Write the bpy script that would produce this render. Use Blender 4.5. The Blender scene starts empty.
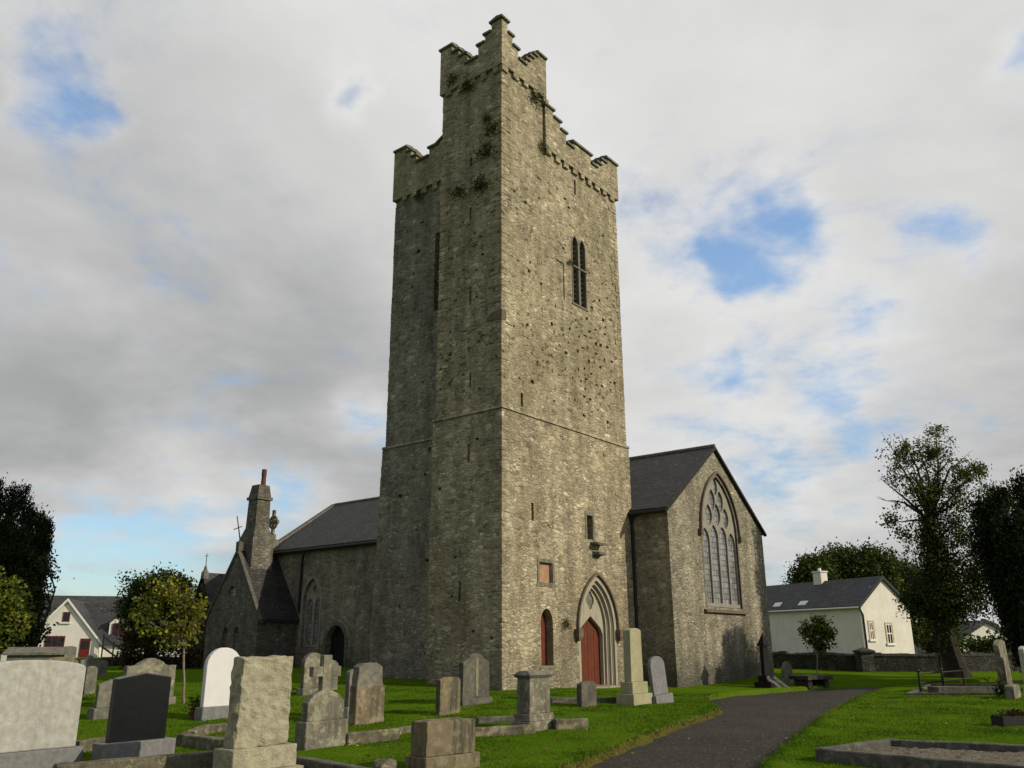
import bpy, bmesh, math, random
import numpy as np
from mathutils import Vector, Matrix, noise as mnoise
from mathutils.geometry import tessellate_polygon
random.seed(7); RNG = np.random.default_rng(7)
S = bpy.context.scene; COL = S.collection
rad = math.radians

# ------------------------------------------------------------------ camera
FPX, CX, CY, CZ = 841.0, 512.0, 384.0, 1.13
PITCH, ROLL = rad(17.166), rad(.226)
cF = np.array([0, math.cos(PITCH), math.sin(PITCH)]); _x = np.array([1., 0, 0]); _u = np.cross(_x, cF)
cX = _x*math.cos(ROLL) - _u*math.sin(ROLL); cU = _u*math.cos(ROLL) + _x*math.sin(ROLL)
CAM = np.array([0, 0, CZ])
cam = bpy.data.cameras.new('camera'); cam_o = bpy.data.objects.new('camera', cam); COL.objects.link(cam_o)
cam.sensor_width = 36; cam.lens = FPX/1024*36; cam.clip_end = 6000; cam.clip_start = .05
cam_o.matrix_world = Matrix(((cX[0], cU[0], -cF[0], 0), (cX[1], cU[1], -cF[1], 0), (cX[2], cU[2], -cF[2], CZ), (0, 0, 0, 1)))
S.camera = cam_o

def ray(x, y): return cX*(x-CX)/FPX - cU*(y-CY)/FPX + cF
def at(x, y, Y):                       # point seen at pixel x,y standing Y metres away
    q = ray(x, y); return CAM + q*(Y/q[1])

# ------------------------------------------------------------------ terrain
def sst(a, b, v): t = np.clip((v-a)/(b-a), 0, 1); return t*t*(3-2*t)
def hbase(x, y):
    x = np.asarray(x, float); y = np.asarray(y, float)
    z = -.52 + .52*sst(10, 28, y)
    z = z - .30*np.exp(-((x-6)**2/30 + (y-27)**2/40)) - .2*np.exp(-((x-14)**2/60 + (y-31)**2/60))
    z = z + .12*np.exp(-((x+7)**2/60 + (y-36)**2/80))
    r = np.hypot(x, y-20)
    z = z + .05*np.sin(x*.31+1)*np.sin(y*.27) * sst(6, 14, r)
    return z - .25*sst(60, 200, r)
def G(px, py):
    d = ray(px, py); z = -.3
    for _ in range(12):
        k = (z-CZ)/d[2]; p = CAM + d*k; z = float(hbase(p[0], p[1]))
    return np.array([p[0], p[1], z])

PATH_PX = [(556, 772), (612, 750), (672, 726), (713, 713), (722, 708), (712, 702), (703, 697), (735, 692.5), (790, 688.5), (826, 686), (884, 684), (960, 681.5)]
PATH_PR = [(1010, 682), (905, 684.6), (884, 687), (859, 696), (823, 715), (795, 735), (757, 766)]
PP = [(-4.5, -8), (-1.9, 3)] + [tuple(G(*p)[:2]) for p in PATH_PX] + [(45, 48), (47, 46)] + [tuple(G(*p)[:2]) for p in PATH_PR] + [(1.2, 3), (0, -8)]
def sdist(P, poly):                    # signed distance, negative inside
    P = np.asarray(P, float); d = np.full(len(P), 1e9); ins = np.zeros(len(P), bool); n = len(poly)
    for i in range(n):
        a = np.array(poly[i]); b = np.array(poly[(i+1) % n]); e = b-a; w = P-a
        t = np.clip((w@e)/(e@e), 0, 1); d = np.minimum(d, np.linalg.norm(w-np.outer(t, e), axis=1))
        c = ((a[1] > P[:, 1]) != (b[1] > P[:, 1]))
        with np.errstate(divide='ignore', invalid='ignore'):
            xi = (b[0]-a[0])*(P[:, 1]-a[1])/(b[1]-a[1]) + a[0]
        ins ^= c & (P[:, 0] < xi)
    return np.where(ins, -d, d)

# ------------------------------------------------------------------ node helpers
class NT:
    def __init__(s, tree): s.t = tree; s.n = tree.nodes; s.l = tree.links
    def new(s, typ, **k):
        o = s.n.new(typ)
        for a, b in k.items(): setattr(o, a, b)
        return o
    def put(s, sock, v):
        if hasattr(v, 'is_output') or isinstance(v, bpy.types.NodeSocket): s.l.new(v, sock)
        elif v is not None:
            if sock.type == 'RGBA' and not hasattr(v, '__len__'): v = (v, v, v, 1)
            if sock.type == 'RGBA' and len(v) == 3: v = (*v, 1)
            sock.default_value = v
    def math(s, op, a, b=None, c=None, clamp=False):
        o = s.new('ShaderNodeMath', operation=op, use_clamp=clamp); s.put(o.inputs[0], a); s.put(o.inputs[1], b)
        if c is not None: s.put(o.inputs[2], c)
        return o.outputs[0]
    def vmath(s, op, a, b=None):
        o = s.new('ShaderNodeVectorMath', operation=op); s.put(o.inputs[0], a)
        if b is not None: s.put(o.inputs[1], b)
        return o.outputs['Value'] if op in ('DOT_PRODUCT', 'LENGTH') else o.outputs[0]
    def mix(s, f, a, b, mode='MIX'):
        o = s.new('ShaderNodeMix', data_type='RGBA', blend_type=mode); s.put(o.inputs[0], f); s.put(o.inputs[6], a); s.put(o.inputs[7], b); return o.outputs[2]
    def noise(s, vec, scale, detail=4, rough=.55, dist=0, col=False):
        o = s.new('ShaderNodeTexNoise'); s.put(o.inputs['Vector'], vec); o.inputs['Scale'].default_value = scale; o.inputs['Detail'].default_value = detail
        o.inputs['Roughness'].default_value = rough; o.inputs['Distortion'].default_value = dist
        return o.outputs['Color'] if col else o.outputs['Fac']
    def voro(s, vec, scale, feature='F1', rnd=1.0):
        o = s.new('ShaderNodeTexVoronoi', feature=feature); s.put(o.inputs['Vector'], vec); o.inputs['Scale'].default_value = scale; o.inputs['Randomness'].default_value = rnd; return o
    def ramp(s, f, pts):
        o = s.new('ShaderNodeValToRGB'); e = o.color_ramp.elements
        while len(e) < len(pts): e.new(.5)
        for i, (p, c) in enumerate(pts):
            e[i].position = p; c = (c, c, c) if not hasattr(c, '__len__') else c; e[i].color = (*c, 1)
        s.put(o.inputs[0], f); return o.outputs[0]
    def step(s, f, a, b): 
        o = s.new('ShaderNodeMapRange', interpolation_type='SMOOTHSTEP'); s.put(o.inputs[0], f); o.inputs[1].default_value = a; o.inputs[2].default_value = b; return o.outputs[0]
    def mapping(s, vec, sc=(1, 1, 1), loc=(0, 0, 0)):
        o = s.new('ShaderNodeMapping'); s.put(o.inputs[0], vec); o.inputs['Scale'].default_value = sc; o.inputs['Location'].default_value = loc; return o.outputs[0]
    def bump(s, h, dist, strength=1, normal=None):
        o = s.new('ShaderNodeBump'); s.put(o.inputs['Height'], h); o.inputs['Distance'].default_value = dist; o.inputs['Strength'].default_value = strength
        if normal is not None: s.put(o.inputs['Normal'], normal)
        return o.outputs[0]
def mat(name):
    m = bpy.data.materials.new(name); m.use_nodes = True; t = NT(m.node_tree); b = t.n['Principled BSDF']; b.inputs['Roughness'].default_value = .9
    if 'Specular IOR Level' in b.inputs: b.inputs['Specular IOR Level'].default_value = .25
    oc = t.new('ShaderNodeTexCoord').outputs['Object']
    return m, t, b, oc

def rubble(name, dark, mid, light, mortar, scale=1.0, bump=.03, lich=.5, moss=(.05, .055, .03), pit=.5, base_dark=.0):
    m, t, b, oc = mat(name)
    w = t.noise(oc, 2.6, 3, col=True); w = t.vmath('SUBTRACT', w, (.5, .5, .5))
    sc = t.new('ShaderNodeVectorMath', operation='SCALE'); t.put(sc.inputs[0], w); sc.inputs['Scale'].default_value = .20
    v = t.vmath('ADD', oc, sc.outputs[0])
    def layer(k, loc):
        vv = t.mapping(v, (3.3*k, 3.3*k, 7.6*k), loc)
        c = t.voro(vv, 1.0, 'F1', .9); e = t.voro(vv, 1.0, 'DISTANCE_TO_EDGE', .9).outputs['Distance']
        return c.outputs['Color'], e
    cA, eA = layer(scale, (0, 0, 0)); cB, eB = layer(scale*1.9, (3.3, 7.1, 1.7))
    sel = t.step(t.noise(oc, 1.3, 2), .42, .54)
    cc = t.mix(sel, cA, cB); ed = t.mix(sel, eA, eB)
    sep = t.new('ShaderNodeSeparateColor'); t.put(sep.inputs[0], cc)
    stone = t.ramp(sep.outputs[0], [(.0, dark), (.28, mid), (.72, mid), (1., light)])
    tone = t.math('MULTIPLY_ADD', sep.outputs[1], .5, .75); stone = t.mix(1, stone, tone, 'MULTIPLY')
    fine = t.noise(oc, 17, 4, .7)
    mm = t.step(t.math('ADD', ed, t.math('MULTIPLY_ADD', fine, .16, -.08)), .0, .16)
    gap = t.math('MULTIPLY', t.step(t.noise(oc, 2.2, 3), .50, .68), t.math('SUBTRACT', 1, mm))
    mort = t.mix(gap, mortar, tuple(c*.55 for c in mortar))
    col = t.mix(mm, mort, stone); col = t.mix(1, col, t.math('MULTIPLY_ADD', fine, 1.15, .43), 'MULTIPLY')
    big = t.noise(t.mapping(oc, (1, 1, .5)), .5, 4, .62)
    col = t.mix(t.math('MULTIPLY', t.step(big, .46, .70), .55), col, moss)
    stain = t.noise(t.mapping(oc, (1.6, 1.6, .22)), 1.0, 4, .62); mott = t.noise(oc, 1.9, 5, .68)
    col = t.mix(1, col, t.math('MULTIPLY_ADD', stain, 1.5, .25), 'MULTIPLY'); col = t.mix(1, col, t.math('MULTIPLY_ADD', mott, 1.2, .42), 'MULTIPLY')
    col = t.mix(t.math('MULTIPLY', t.step(mott, .56, .70), .28), col, (.34, .32, .25))
    pv = t.noise(t.mapping(oc, (1, 1, 1.5)), 4.0, 3, .6); pa = t.noise(oc, .55, 2)
    zp = t.new('ShaderNodeSeparateXYZ'); t.put(zp.inputs[0], oc); zone = t.math('MULTIPLY', t.step(zp.outputs[2], 7.5, 10.0), t.step(zp.outputs[2], 18.5, 14.0))
    pm = t.math('MULTIPLY', t.math('MULTIPLY', t.step(t.math('MULTIPLY_ADD', pa, .28, t.math('SUBTRACT', pv, .14)), .59, .68), t.math('MULTIPLY_ADD', zone, .8, .15)), pit)
    col = t.mix(pm, col, (.030, .028, .014))
    lv = t.noise(oc, 10.0, 2, .5); lm = t.math('MULTIPLY', t.step(lv, .69, .74), lich)
    col = t.mix(lm, col, (.47, .45, .38))
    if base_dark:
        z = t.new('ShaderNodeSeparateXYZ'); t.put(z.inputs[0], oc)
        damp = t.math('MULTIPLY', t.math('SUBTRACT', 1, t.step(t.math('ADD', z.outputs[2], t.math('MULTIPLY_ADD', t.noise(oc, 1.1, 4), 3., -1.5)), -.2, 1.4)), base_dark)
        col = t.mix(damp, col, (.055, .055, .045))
    t.put(b.inputs['Base Color'], col)
    h = t.math('ADD', mm, t.math('MULTIPLY_ADD', fine, 1.1, t.math('MULTIPLY', sep.outputs[2], .6)))
    h = t.math('SUBTRACT', h, t.math('MULTIPLY', pm, 2.0))
    t.put(b.inputs['Normal'], t.bump(h, bump)); b.inputs['Roughness'].default_value = .95
    return m
def plain(name, c, var=.25, sc=6, rough=.8, bump=.0, c2=None, spec=.25, streak=0, lich=0, lc=(.5, .49, .4)):
    m, t, b, oc = mat(name)
    n = t.noise(oc, sc, 6, .62)
    c2 = c2 or tuple(v*.6 for v in c)
    col = t.mix(t.step(n, .5-.28, .5+.28), c2, c) if var else c
    n2 = t.noise(oc, sc*7, 4, .6); col = t.mix(1, col, t.math('MULTIPLY_ADD', n2, var*2, 1-var), 'MULTIPLY')
    if streak:
        s_ = t.noise(t.mapping(oc, (5, 5, .5)), 1.5, 4, .6); col = t.mix(t.math('MULTIPLY', t.step(s_, .48, .66), streak), col, (.045, .045, .035))
    if lich:
        l_ = t.noise(oc, 7, 5, .6); col = t.mix(t.math('MULTIPLY', t.step(l_, .52, .62), lich), col, lc)
    t.put(b.inputs['Base Color'], col); b.inputs['Roughness'].default_value = rough
    if 'Specular IOR Level' in b.inputs: b.inputs['Specular IOR Level'].default_value = spec
    if bump: t.put(b.inputs['Normal'], t.bump(t.math('ADD', n, t.math('MULTIPLY', n2, .6)), bump))
    return m
def slate(name, c, course=.22, swap=False):
    m, t, b, oc = mat(name)
    br = t.new('ShaderNodeTexBrick'); uv = t.new('ShaderNodeTexCoord').outputs['UV']; t.put(br.inputs['Vector'], uv)
    br.inputs['Color1'].default_value = (*c, 1); br.inputs['Color2'].default_value = (*[v*.6 for v in c], 1); br.inputs['Mortar'].default_value = (.012, .012, .014, 1)
    br.inputs['Scale'].default_value = 1; br.inputs['Brick Width'].default_value = .3; br.inputs['Row Height'].default_value = course; br.inputs['Mortar Size'].default_value = .012
    n = t.noise(oc, .9, 5, .65); col = t.mix(1, br.outputs['Color'], t.math('MULTIPLY_ADD', n, 1.2, .4), 'MULTIPLY')
    l_ = t.noise(oc, 5, 4, .6); col = t.mix(t.math('MULTIPLY', t.step(l_, .56, .68), .5), col, (.10, .10, .075)); l2 = t.noise(oc, 1.7, 5, .65); col = t.mix(t.math('MULTIPLY', t.step(l2, .66, .72), .6), col, (.26, .25, .20))
    t.put(b.inputs['Base Color'], col); b.inputs['Roughness'].default_value = .62
    t.put(b.inputs['Normal'], t.bump(t.math('ADD', br.outputs['Fac'], t.math('MULTIPLY', l_, -.6)), -.02))
    return m
def leafmat(name, c, c2, trans=.25, var=.9):
    m, t, b, oc = mat(name)
    n = t.noise(oc, 1.3, 3, .6); g = t.new('ShaderNodeNewGeometry')
    col = t.mix(t.step(n, .35, .65), c, c2); col = t.mix(1, col, t.math('MULTIPLY_ADD', g.outputs['Random Per Island'], var, 1-var/2), 'MULTIPLY')
    t.put(b.inputs['Base Color'], col); b.inputs['Roughness'].default_value = .7; b.inputs['Specular IOR Level'].default_value = .08
    tr = t.new('ShaderNodeBsdfTranslucent'); t.put(tr.inputs['Color'], col); mx = t.new('ShaderNodeMixShader'); mx.inputs[0].default_value = trans
    out = t.n['Material Output']; t.l.new(b.outputs[0], mx.inputs[1]); t.l.new(tr.outputs[0], mx.inputs[2]); t.l.new(mx.outputs[0], out.inputs[0])
    return m

M = {}
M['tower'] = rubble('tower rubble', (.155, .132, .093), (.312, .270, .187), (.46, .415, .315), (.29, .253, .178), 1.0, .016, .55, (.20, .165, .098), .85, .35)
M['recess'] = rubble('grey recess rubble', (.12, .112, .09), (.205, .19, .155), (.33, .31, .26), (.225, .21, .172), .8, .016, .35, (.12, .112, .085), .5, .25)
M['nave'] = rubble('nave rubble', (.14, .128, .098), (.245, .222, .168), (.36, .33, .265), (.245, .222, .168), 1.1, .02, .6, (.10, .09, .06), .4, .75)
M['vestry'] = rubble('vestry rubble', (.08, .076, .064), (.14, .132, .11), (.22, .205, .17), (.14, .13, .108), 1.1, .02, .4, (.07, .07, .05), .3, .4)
M['wallstone'] = rubble('boundary rubble', (.03, .028, .023), (.055, .052, .043), (.10, .092, .075), (.055, .052, .043), 1.3, .03, .4, (.04, .05, .025), .4)
M['ashlar'] = plain('cut limestone', (.34, .31, .25), .3, 3, .85, .01, (.20, .18, .145), streak=.35)
M['ashlar_pale'] = plain('pale cut limestone', (.35, .32, .255), .25, 3, .85, .008, (.30, .27, .21), streak=.25)
M['ashlar_dk'] = plain('grey window stone', (.20, .185, .15), .3, 4, .9, .01, (.12, .11, .085), streak=.3)
M['tracery'] = plain('window tracery', (.27, .255, .215), .25, 4, .9, .006, (.18, .17, .14))
M['cap'] = plain('weathered coping', (.19, .175, .14), .35, 4, .95, .02, (.09, .085, .07), lich=.4, lc=(.28, .27, .2))
M['hood'] = plain('dark hood mould stone', (.16, .125, .09), .3, 5, .9, .01)
M['slate'] = slate('church slate', (.042, .042, .042))
M['slate2'] = slate('house slate', (.06, .062, .068), .2)
M['red'] = plain('dark red paint', (.135, .030, .010), .35, 4, .65, .004, (.085, .018, .008), streak=.3)
M['redbright'] = plain('red window paint', (.17, .022, .018), .15, 4, .5)
M['board'] = plain('faded pink board', (.42, .25, .15), .2, 3, .8)
M['dark'] = plain('dark interior', (.012, .012, .013), .2, 4, .7)
M['iron'] = plain('black iron', (.02, .02, .021), .3, 8, .55, .002)
M['louvre'] = plain('weathered louvre', (.075, .07, .06), .3, 6, .9)
M['rust'] = plain('chimney clay', (.13, .05, .034), .25, 5, .8)
M['glassy'] = plain('dull leaded glass', (.13, .135, .137), .35, 5, .3, .004, (.07, .073, .076), spec=.5)
def leaded():
    m, t, b, oc = mat('leaded glass'); sp = t.new('ShaderNodeSeparateXYZ'); t.put(sp.inputs[0], oc); cb = t.new('ShaderNodeCombineXYZ'); t.put(cb.inputs[0], t.math('ADD', sp.outputs[0], sp.outputs[1])); t.put(cb.inputs[1], sp.outputs[2])
    br = t.new('ShaderNodeTexBrick'); t.put(br.inputs['Vector'], cb.outputs[0]); br.offset = 0; br.inputs['Color1'].default_value = (.25, .255, .26, 1); br.inputs['Color2'].default_value = (.13, .135, .14, 1); br.inputs['Mortar'].default_value = (.07, .07, .07, 1)
    br.inputs['Scale'].default_value = 1; br.inputs['Brick Width'].default_value = .17; br.inputs['Row Height'].default_value = .21; br.inputs['Mortar Size'].default_value = .012
    n = t.noise(oc, 1.4, 4, .6); t.put(b.inputs['Base Color'], t.mix(1, br.outputs['Color'], t.math('MULTIPLY_ADD', n, 1.4, .35), 'MULTIPLY')); b.inputs['Roughness'].default_value = .22; b.inputs['Specular IOR Level'].default_value = .5
    t.put(b.inputs['Normal'], t.bump(t.math('ADD', t.noise(oc, 4.5, 3), br.outputs['Fac']), .012)); return m
M['glassy'] = leaded()
M['glass'] = plain('window glass', (.02, .023, .026), .15, 3, .12, 0, spec=.5)
M['render'] = plain('painted render', (.73, .70, .64), .08, .8, .85, .003, (.63, .60, .54), streak=.10)
M['render2'] = plain('off white render', (.74, .71, .67), .07, .8, .85, .003, (.64, .62, .58), streak=.08)
M['white'] = plain('white paint', (.8, .79, .76), .05, 3, .5, 0, (.72, .71, .68))
M['yellowfr'] = plain('buff window surround', (.62, .48, .28), .1, 3, .7)
M['granite'] = plain('pale granite', (.42, .425, .405), .3, 9, .85, .006, (.27, .268, .245), lich=.35, lc=(.33, .31, .22), streak=.15)
M['granite_dk'] = plain('grey granite', (.19, .195, .20), .3, 12, .75, .004, (.12, .12, .122))
M['tomb_gr'] = plain('dark weathered headstone', (.125, .12, .102), .35, 5, .95, .012, (.06, .058, .05), lich=.3, lc=(.20, .19, .13), streak=.4)
M['streaky'] = plain('rain streaked sandstone', (.19, .155, .095), .35, 5, .95, .014, (.11, .095, .065), streak=.85, lich=.3, lc=(.30, .27, .17))
M['tomb_dk'] = plain('blackened stone', (.055, .054, .05), .4, 6, .95, .015, (.025, .025, .023), lich=.3, lc=(.12, .115, .09))
M['rock'] = plain('rock faced granite', (.40, .375, .29), .35, 7, .95, .03, (.22, .20, .14), lich=.4, lc=(.36, .33, .2))
M['black'] = plain('polished black granite', (.010, .011, .014), .2, 20, .22, 0, spec=.5)
M['black_matte'] = plain('blackened limestone', (.018, .018, .019), .3, 8, .8, .006, spec=.1)
M['marble'] = plain('white marble', (.60, .60, .61), .05, 4, .5, .001, (.54, .54, .55))
M['lime'] = plain('weathered limestone', (.22, .208, .16), .4, 4, .95, .012, (.095, .09, .07), lich=.55, lc=(.32, .305, .22), streak=.5)
M['lime_br'] = plain('brown sandstone', (.215, .17, .11), .35, 5, .95, .012, (.11, .09, .06), streak=.6, lich=.35, lc=(.36, .32, .22))
M['lime_gr'] = plain('grey lichened stone', (.17, .165, .145), .35, 5, .95, .012, (.085, .083, .07), lich=.35, lc=(.26, .25, .18))
M['lime_gn'] = plain('greenish pillar stone', (.34, .32, .21), .25, 3, .9, .006, (.25, .24, .15), streak=.15)
M['lichen'] = plain('yellow grey lichen', (.235, .22, .125), .4, 9, .95, .01, (.16, .15, .11))
M['kerb'] = plain('mossy kerb', (.17, .155, .11), .45, 6, .95, .015, (.055, .053, .038), lich=.55, lc=(.33, .29, .19))
M['kerb_gr'] = plain('grey concrete kerb', (.115, .113, .10), .4, 5, .95, .012, (.05, .05, .044), lich=.3, lc=(.25, .24, .19))
M['gravel'] = plain('grave gravel', (.24, .215, .175), .6, 28, .95, .03, (.09, .08, .06))
M['bark'] = plain('bark', (.05, .042, .032), .4, 7, .95, .03, (.022, .02, .015))
M['barkpale'] = plain('sapling bark', (.22, .185, .13), .25, 7, .9, .006)
M['terracotta'] = plain('terracotta', (.20, .05, .035), .2, 6, .8)
M['lf_yew'] = leafmat('yew foliage', (.010, .016, .007), (.018, .026, .010), .08)
M['lf_dark'] = leafmat('dark foliage', (.022, .034, .010), (.040, .055, .014), .2)
M['lf_mid'] = leafmat('mid foliage', (.075, .105, .018), (.11, .14, .024), .3)
M['lf_lime'] = leafmat('yellow green foliage', (.19, .225, .024), (.25, .24, .03), .42)
M['lf_brown'] = leafmat('browning foliage', (.10, .065, .03), (.07, .05, .025), .25)
M['leaf_litter'] = leafmat('leaf litter', (.16, .09, .03), (.09, .05, .02), .1)
M['flower'] = plain('plant leaves red', (.10, .03, .03), .3, 8, .7)

# ------------------------------------------------------------------ object helpers
def link(me, name, m=None, parent=None):
    o = bpy.data.objects.new(name, me); COL.objects.link(o)
    if m is not None:
        for x in (m if isinstance(m, (list, tuple)) else [m]): me.materials.append(x)
    if parent is not None: o.parent = parent
    return o
def tag(o, label=None, cat=None, group=None, kind=None):
    for k, v in (('label', label), ('category', cat), ('group', group), ('kind', kind)):
        if v: o[k] = v
    return o
def empty(name, loc, rz=0, label=None, cat=None, group=None):
    o = bpy.data.objects.new(name, None); COL.objects.link(o); o.location = [float(v) for v in loc]; o.rotation_euler = (0, 0, rz); o.empty_display_size = .2
    return tag(o, label, cat, group)
class MB:
    def __init__(s): s.v = []; s.f = []; s.mi = []
    def add(s, vs, fs, mi=0):
        k = len(s.v); s.v += [tuple(map(float, p)) for p in vs]; s.f += [tuple(i+k for i in f) for f in fs]; s.mi += [mi]*len(fs); return s
    def box(s, x0, x1, y0, y1, z0, z1, mi=0):
        return s.add([(x0, y0, z0), (x1, y0, z0), (x1, y1, z0), (x0, y1, z0), (x0, y0, z1), (x1, y0, z1), (x1, y1, z1), (x0, y1, z1)],
                     [(0, 3, 2, 1), (4, 5, 6, 7), (0, 1, 5, 4), (1, 2, 6, 5), (2, 3, 7, 6), (3, 0, 4, 7)], mi)
    def hull8(s, q, mi=0): return s.add(q, [(0, 3, 2, 1), (4, 5, 6, 7), (0, 1, 5, 4), (1, 2, 6, 5), (2, 3, 7, 6), (3, 0, 4, 7)], mi)
    def prism(s, poly, f0, f1, mi=0):           # poly of 2D points; f0/f1 map a 2D point to 3D
        n = len(poly)
        tris = [tuple(t_) for t_ in tessellate_polygon([[Vector((p[0], p[1], 0)) for p in poly]])] if n > 4 else None
        a = [f0(p) for p in poly]; b = [f1(p) for p in poly]; k = len(s.v); s.v += [tuple(map(float, p)) for p in a+b]
        fs = [tuple(range(n))[::-1], tuple(range(n, 2*n))] + [(i, (i+1) % n, (i+1) % n + n, i+n) for i in range(n)]
        s.f += [tuple(i+k for i in f) for f in fs]; s.mi += [mi]*len(fs); return s
    def ring(s, A, B, f0, f1, closed=False, mi=0):  # solid strip between outlines A (outer) and B (inner)
        n = len(A); v = [f0(p) for p in A] + [f0(p) for p in B] + [f1(p) for p in A] + [f1(p) for p in B]; fs = []
        for i in range(n if closed else n-1):
            j = (i+1) % n
            fs += [(i, j, n+j, n+i), (2*n+i, 3*n+i, 3*n+j, 2*n+j), (i, 2*n+i, 2*n+j, j), (n+i, n+j, 3*n+j, 3*n+i)]
        if not closed: fs += [(0, n, 3*n, 2*n), (n-1, 3*n-1, 4*n-1, 2*n-1)]
        return s.add(v, fs, mi)
    def tube(s, pts, rs, n=8, mi=0):
        pts = [Vector(p) for p in pts]; k = len(s.v); m_ = len(pts); up = Vector((.31, .17, .93))
        for i, p in enumerate(pts):
            d = (pts[min(i+1, m_-1)] - pts[max(i-1, 0)]).normalized(); a = d.cross(up if abs(d.dot(up)) < .95 else Vector((1, 0, 0))).normalized(); b = d.cross(a)
            for j in range(n):
                an = 2*math.pi*j/n; q = p + (a*math.cos(an) + b*math.sin(an))*rs[i]; s.v.append(tuple(q))
        for i in range(m_-1):
            for j in range(n): s.f.append((k+i*n+j, k+i*n+(j+1) % n, k+(i+1)*n+(j+1) % n, k+(i+1)*n+j)); s.mi.append(mi)
        s.f.append(tuple(k+j for j in range(n))[::-1]); s.f.append(tuple(k+(m_-1)*n+j for j in range(n))); s.mi += [mi, mi]; return s
    def lathe(s, prof, c=(0, 0), n=14, mi=0):
        k = len(s.v)
        for r, z in prof:
            for j in range(n): a = 2*math.pi*j/n; s.v.append((c[0]+r*math.cos(a), c[1]+r*math.sin(a), z))
        for i in range(len(prof)-1):
            for j in range(n): s.f.append((k+i*n+j, k+i*n+(j+1) % n, k+(i+1)*n+(j+1) % n, k+(i+1)*n+j)); s.mi.append(mi)
        s.f.append(tuple(k+j for j in range(n))[::-1]); s.f.append(tuple(k+(len(prof)-1)*n+j for j in range(n))); s.mi += [mi, mi]; return s
    def mesh(s, name):
        me = bpy.data.meshes.new(name); me.from_pydata(s.v, [], s.f); me.polygons.foreach_set('material_index', s.mi)
        bm = bmesh.new(); bm.from_mesh(me); bmesh.ops.recalc_face_normals(bm, faces=bm.faces); bm.to_mesh(me); bm.free(); me.update(); return me
    def build(s, name, m, parent=None): return link(s.mesh(name), name, m, parent)
def bake(o, **mods):                    # apply modifiers given as type -> settings
    for typ, kw in mods.items():
        md = o.modifiers.new(typ, typ.split('__')[0])
        for k, v in kw.items(): setattr(md, k, v)
    dg = bpy.context.evaluated_depsgraph_get(); dg.update()
    me = bpy.data.meshes.new_from_object(o.evaluated_get(dg)); o.modifiers.clear(); o.data = me; return o
def cut(o, mb):
    c = mb.build('cutter', None); c.parent = o.parent; c.matrix_parent_inverse = Matrix()
    bake(o, BOOLEAN=dict(object=c, operation='DIFFERENCE', solver='EXACT')); bpy.data.objects.remove(c); return o
def roughen(o, amp, sc, sub=0):
    if sub:
        bm = bmesh.new(); bm.from_mesh(o.data); bmesh.ops.triangulate(bm, faces=[f for f in bm.faces if len(f.verts) > 4])
        bmesh.ops.subdivide_edges(bm, edges=bm.edges, cuts=sub, use_grid_fill=True); bm.to_mesh(o.data); bm.free()
    off = random.uniform(0, 90)
    for v in o.data.vertices:
        n = mnoise.noise_vector(v.co*sc + Vector((off, off, off))) + mnoise.noise_vector(v.co*sc*2.7 + Vector((off, 0, off)))*.5
        v.co += n*amp
    o.data.update(); return o
def roof_uv(me, axis):
    uv = me.uv_layers.new(name='uv')
    for p in me.polygons:
        for li in p.loop_indices:
            c = me.vertices[me.loops[li].vertex_index].co
            uv.data[li].uv = (c[axis], c.z*1.55 + c[1-axis]*.0)

def arch(c, w, spring, e, n=10, sill=None):     # pointed arch outline left foot -> apex -> right foot (two arcs of radius e+w)
    r = e+w; ap = math.sqrt(r*r-e*e); a1 = math.acos(e/r); L = []
    for i in range(n+1):
        a = a1*i/n; L.append((c+e-r*math.cos(a), spring+r*math.sin(a)))
    Rr = [(2*c-x, z) for x, z in L[:-1]][::-1]; L = L+Rr
    if sill is not None: L = [(c-w, sill)]+L+[(c+w, sill)]
    return L

# ================================================================== CHURCH
AZ = rad(38.63); dR = np.array([math.sin(AZ), math.cos(AZ), 0]); dL = np.array([-math.cos(AZ), math.sin(AZ), 0]); B0 = np.array([-.325, 24.85, 0])
church = empty('church', B0, math.pi/2-AZ, 'old grey stone church with a tall battlemented tower, slate roofed nave and red door', 'church')
# local axes: x = along the lit tower face (s), y = along the shaded face (t)
foot = [(0, 0), (7.3, 0), (7.3, 7.0), (1.75, 7.0), (1.75, 2.77), (0, 2.77)]
def inset(p, d, fl=0):
    x, y = p; return (x + (-d if x == 0 else d if x > 7 else (-d if x == 1.75 else 0)), y + (-d if y == 0 else d + fl if y == 7.0 else d if y == 2.77 else 0))
mb = MB(); lv = [(-1.2, .10, .28), (0, .08, .25), (8.02, .055, .05), (8.12, 0, 0), (18.9, -.01, 0)]; vs = []
for z, d, fl in lv: vs += [(*inset(p, d, fl), z) for p in foot]
fs = [tuple(range(6))[::-1], tuple(range(24, 30))]
for k in range(4): fs += [(k*6+i, k*6+(i+1) % 6, k*6+6+(i+1) % 6, k*6+6+i) for i in range(6)]
mb.add(vs, fs); tower = mb.build('tower', M['tower'], church)
fR = lambda t: (lambda p: (p[0], t, p[1]))      # outline on the lit face at depth t
fL = lambda s: (lambda p: (s, p[0], p[1]))      # outline on a shaded face at depth s
DOORC, DSPR, DE = 4.87, 1.6, .68
ct = MB()
ct.prism(arch(DOORC, 1.12, DSPR, DE, 12, -.6), fR(-.5), fR(.46))
ct.prism(arch(2.07, .31, 1.75, .12, 8, .5), fR(-.5), fR(.24))
ct.box(1.72, 2.40, -.5, .12, 2.92, 3.52); ct.box(4.42, 4.76, -.5, .4, 4.45, 5.25)
ct.prism(arch(4.27, .19, 15.2, .25, 8, 12.85), fR(-.5), fR(.5)); ct.prism(arch(4.74, .19, 15.2, .25, 8, 12.85), fR(-.5), fR(.5))
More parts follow.
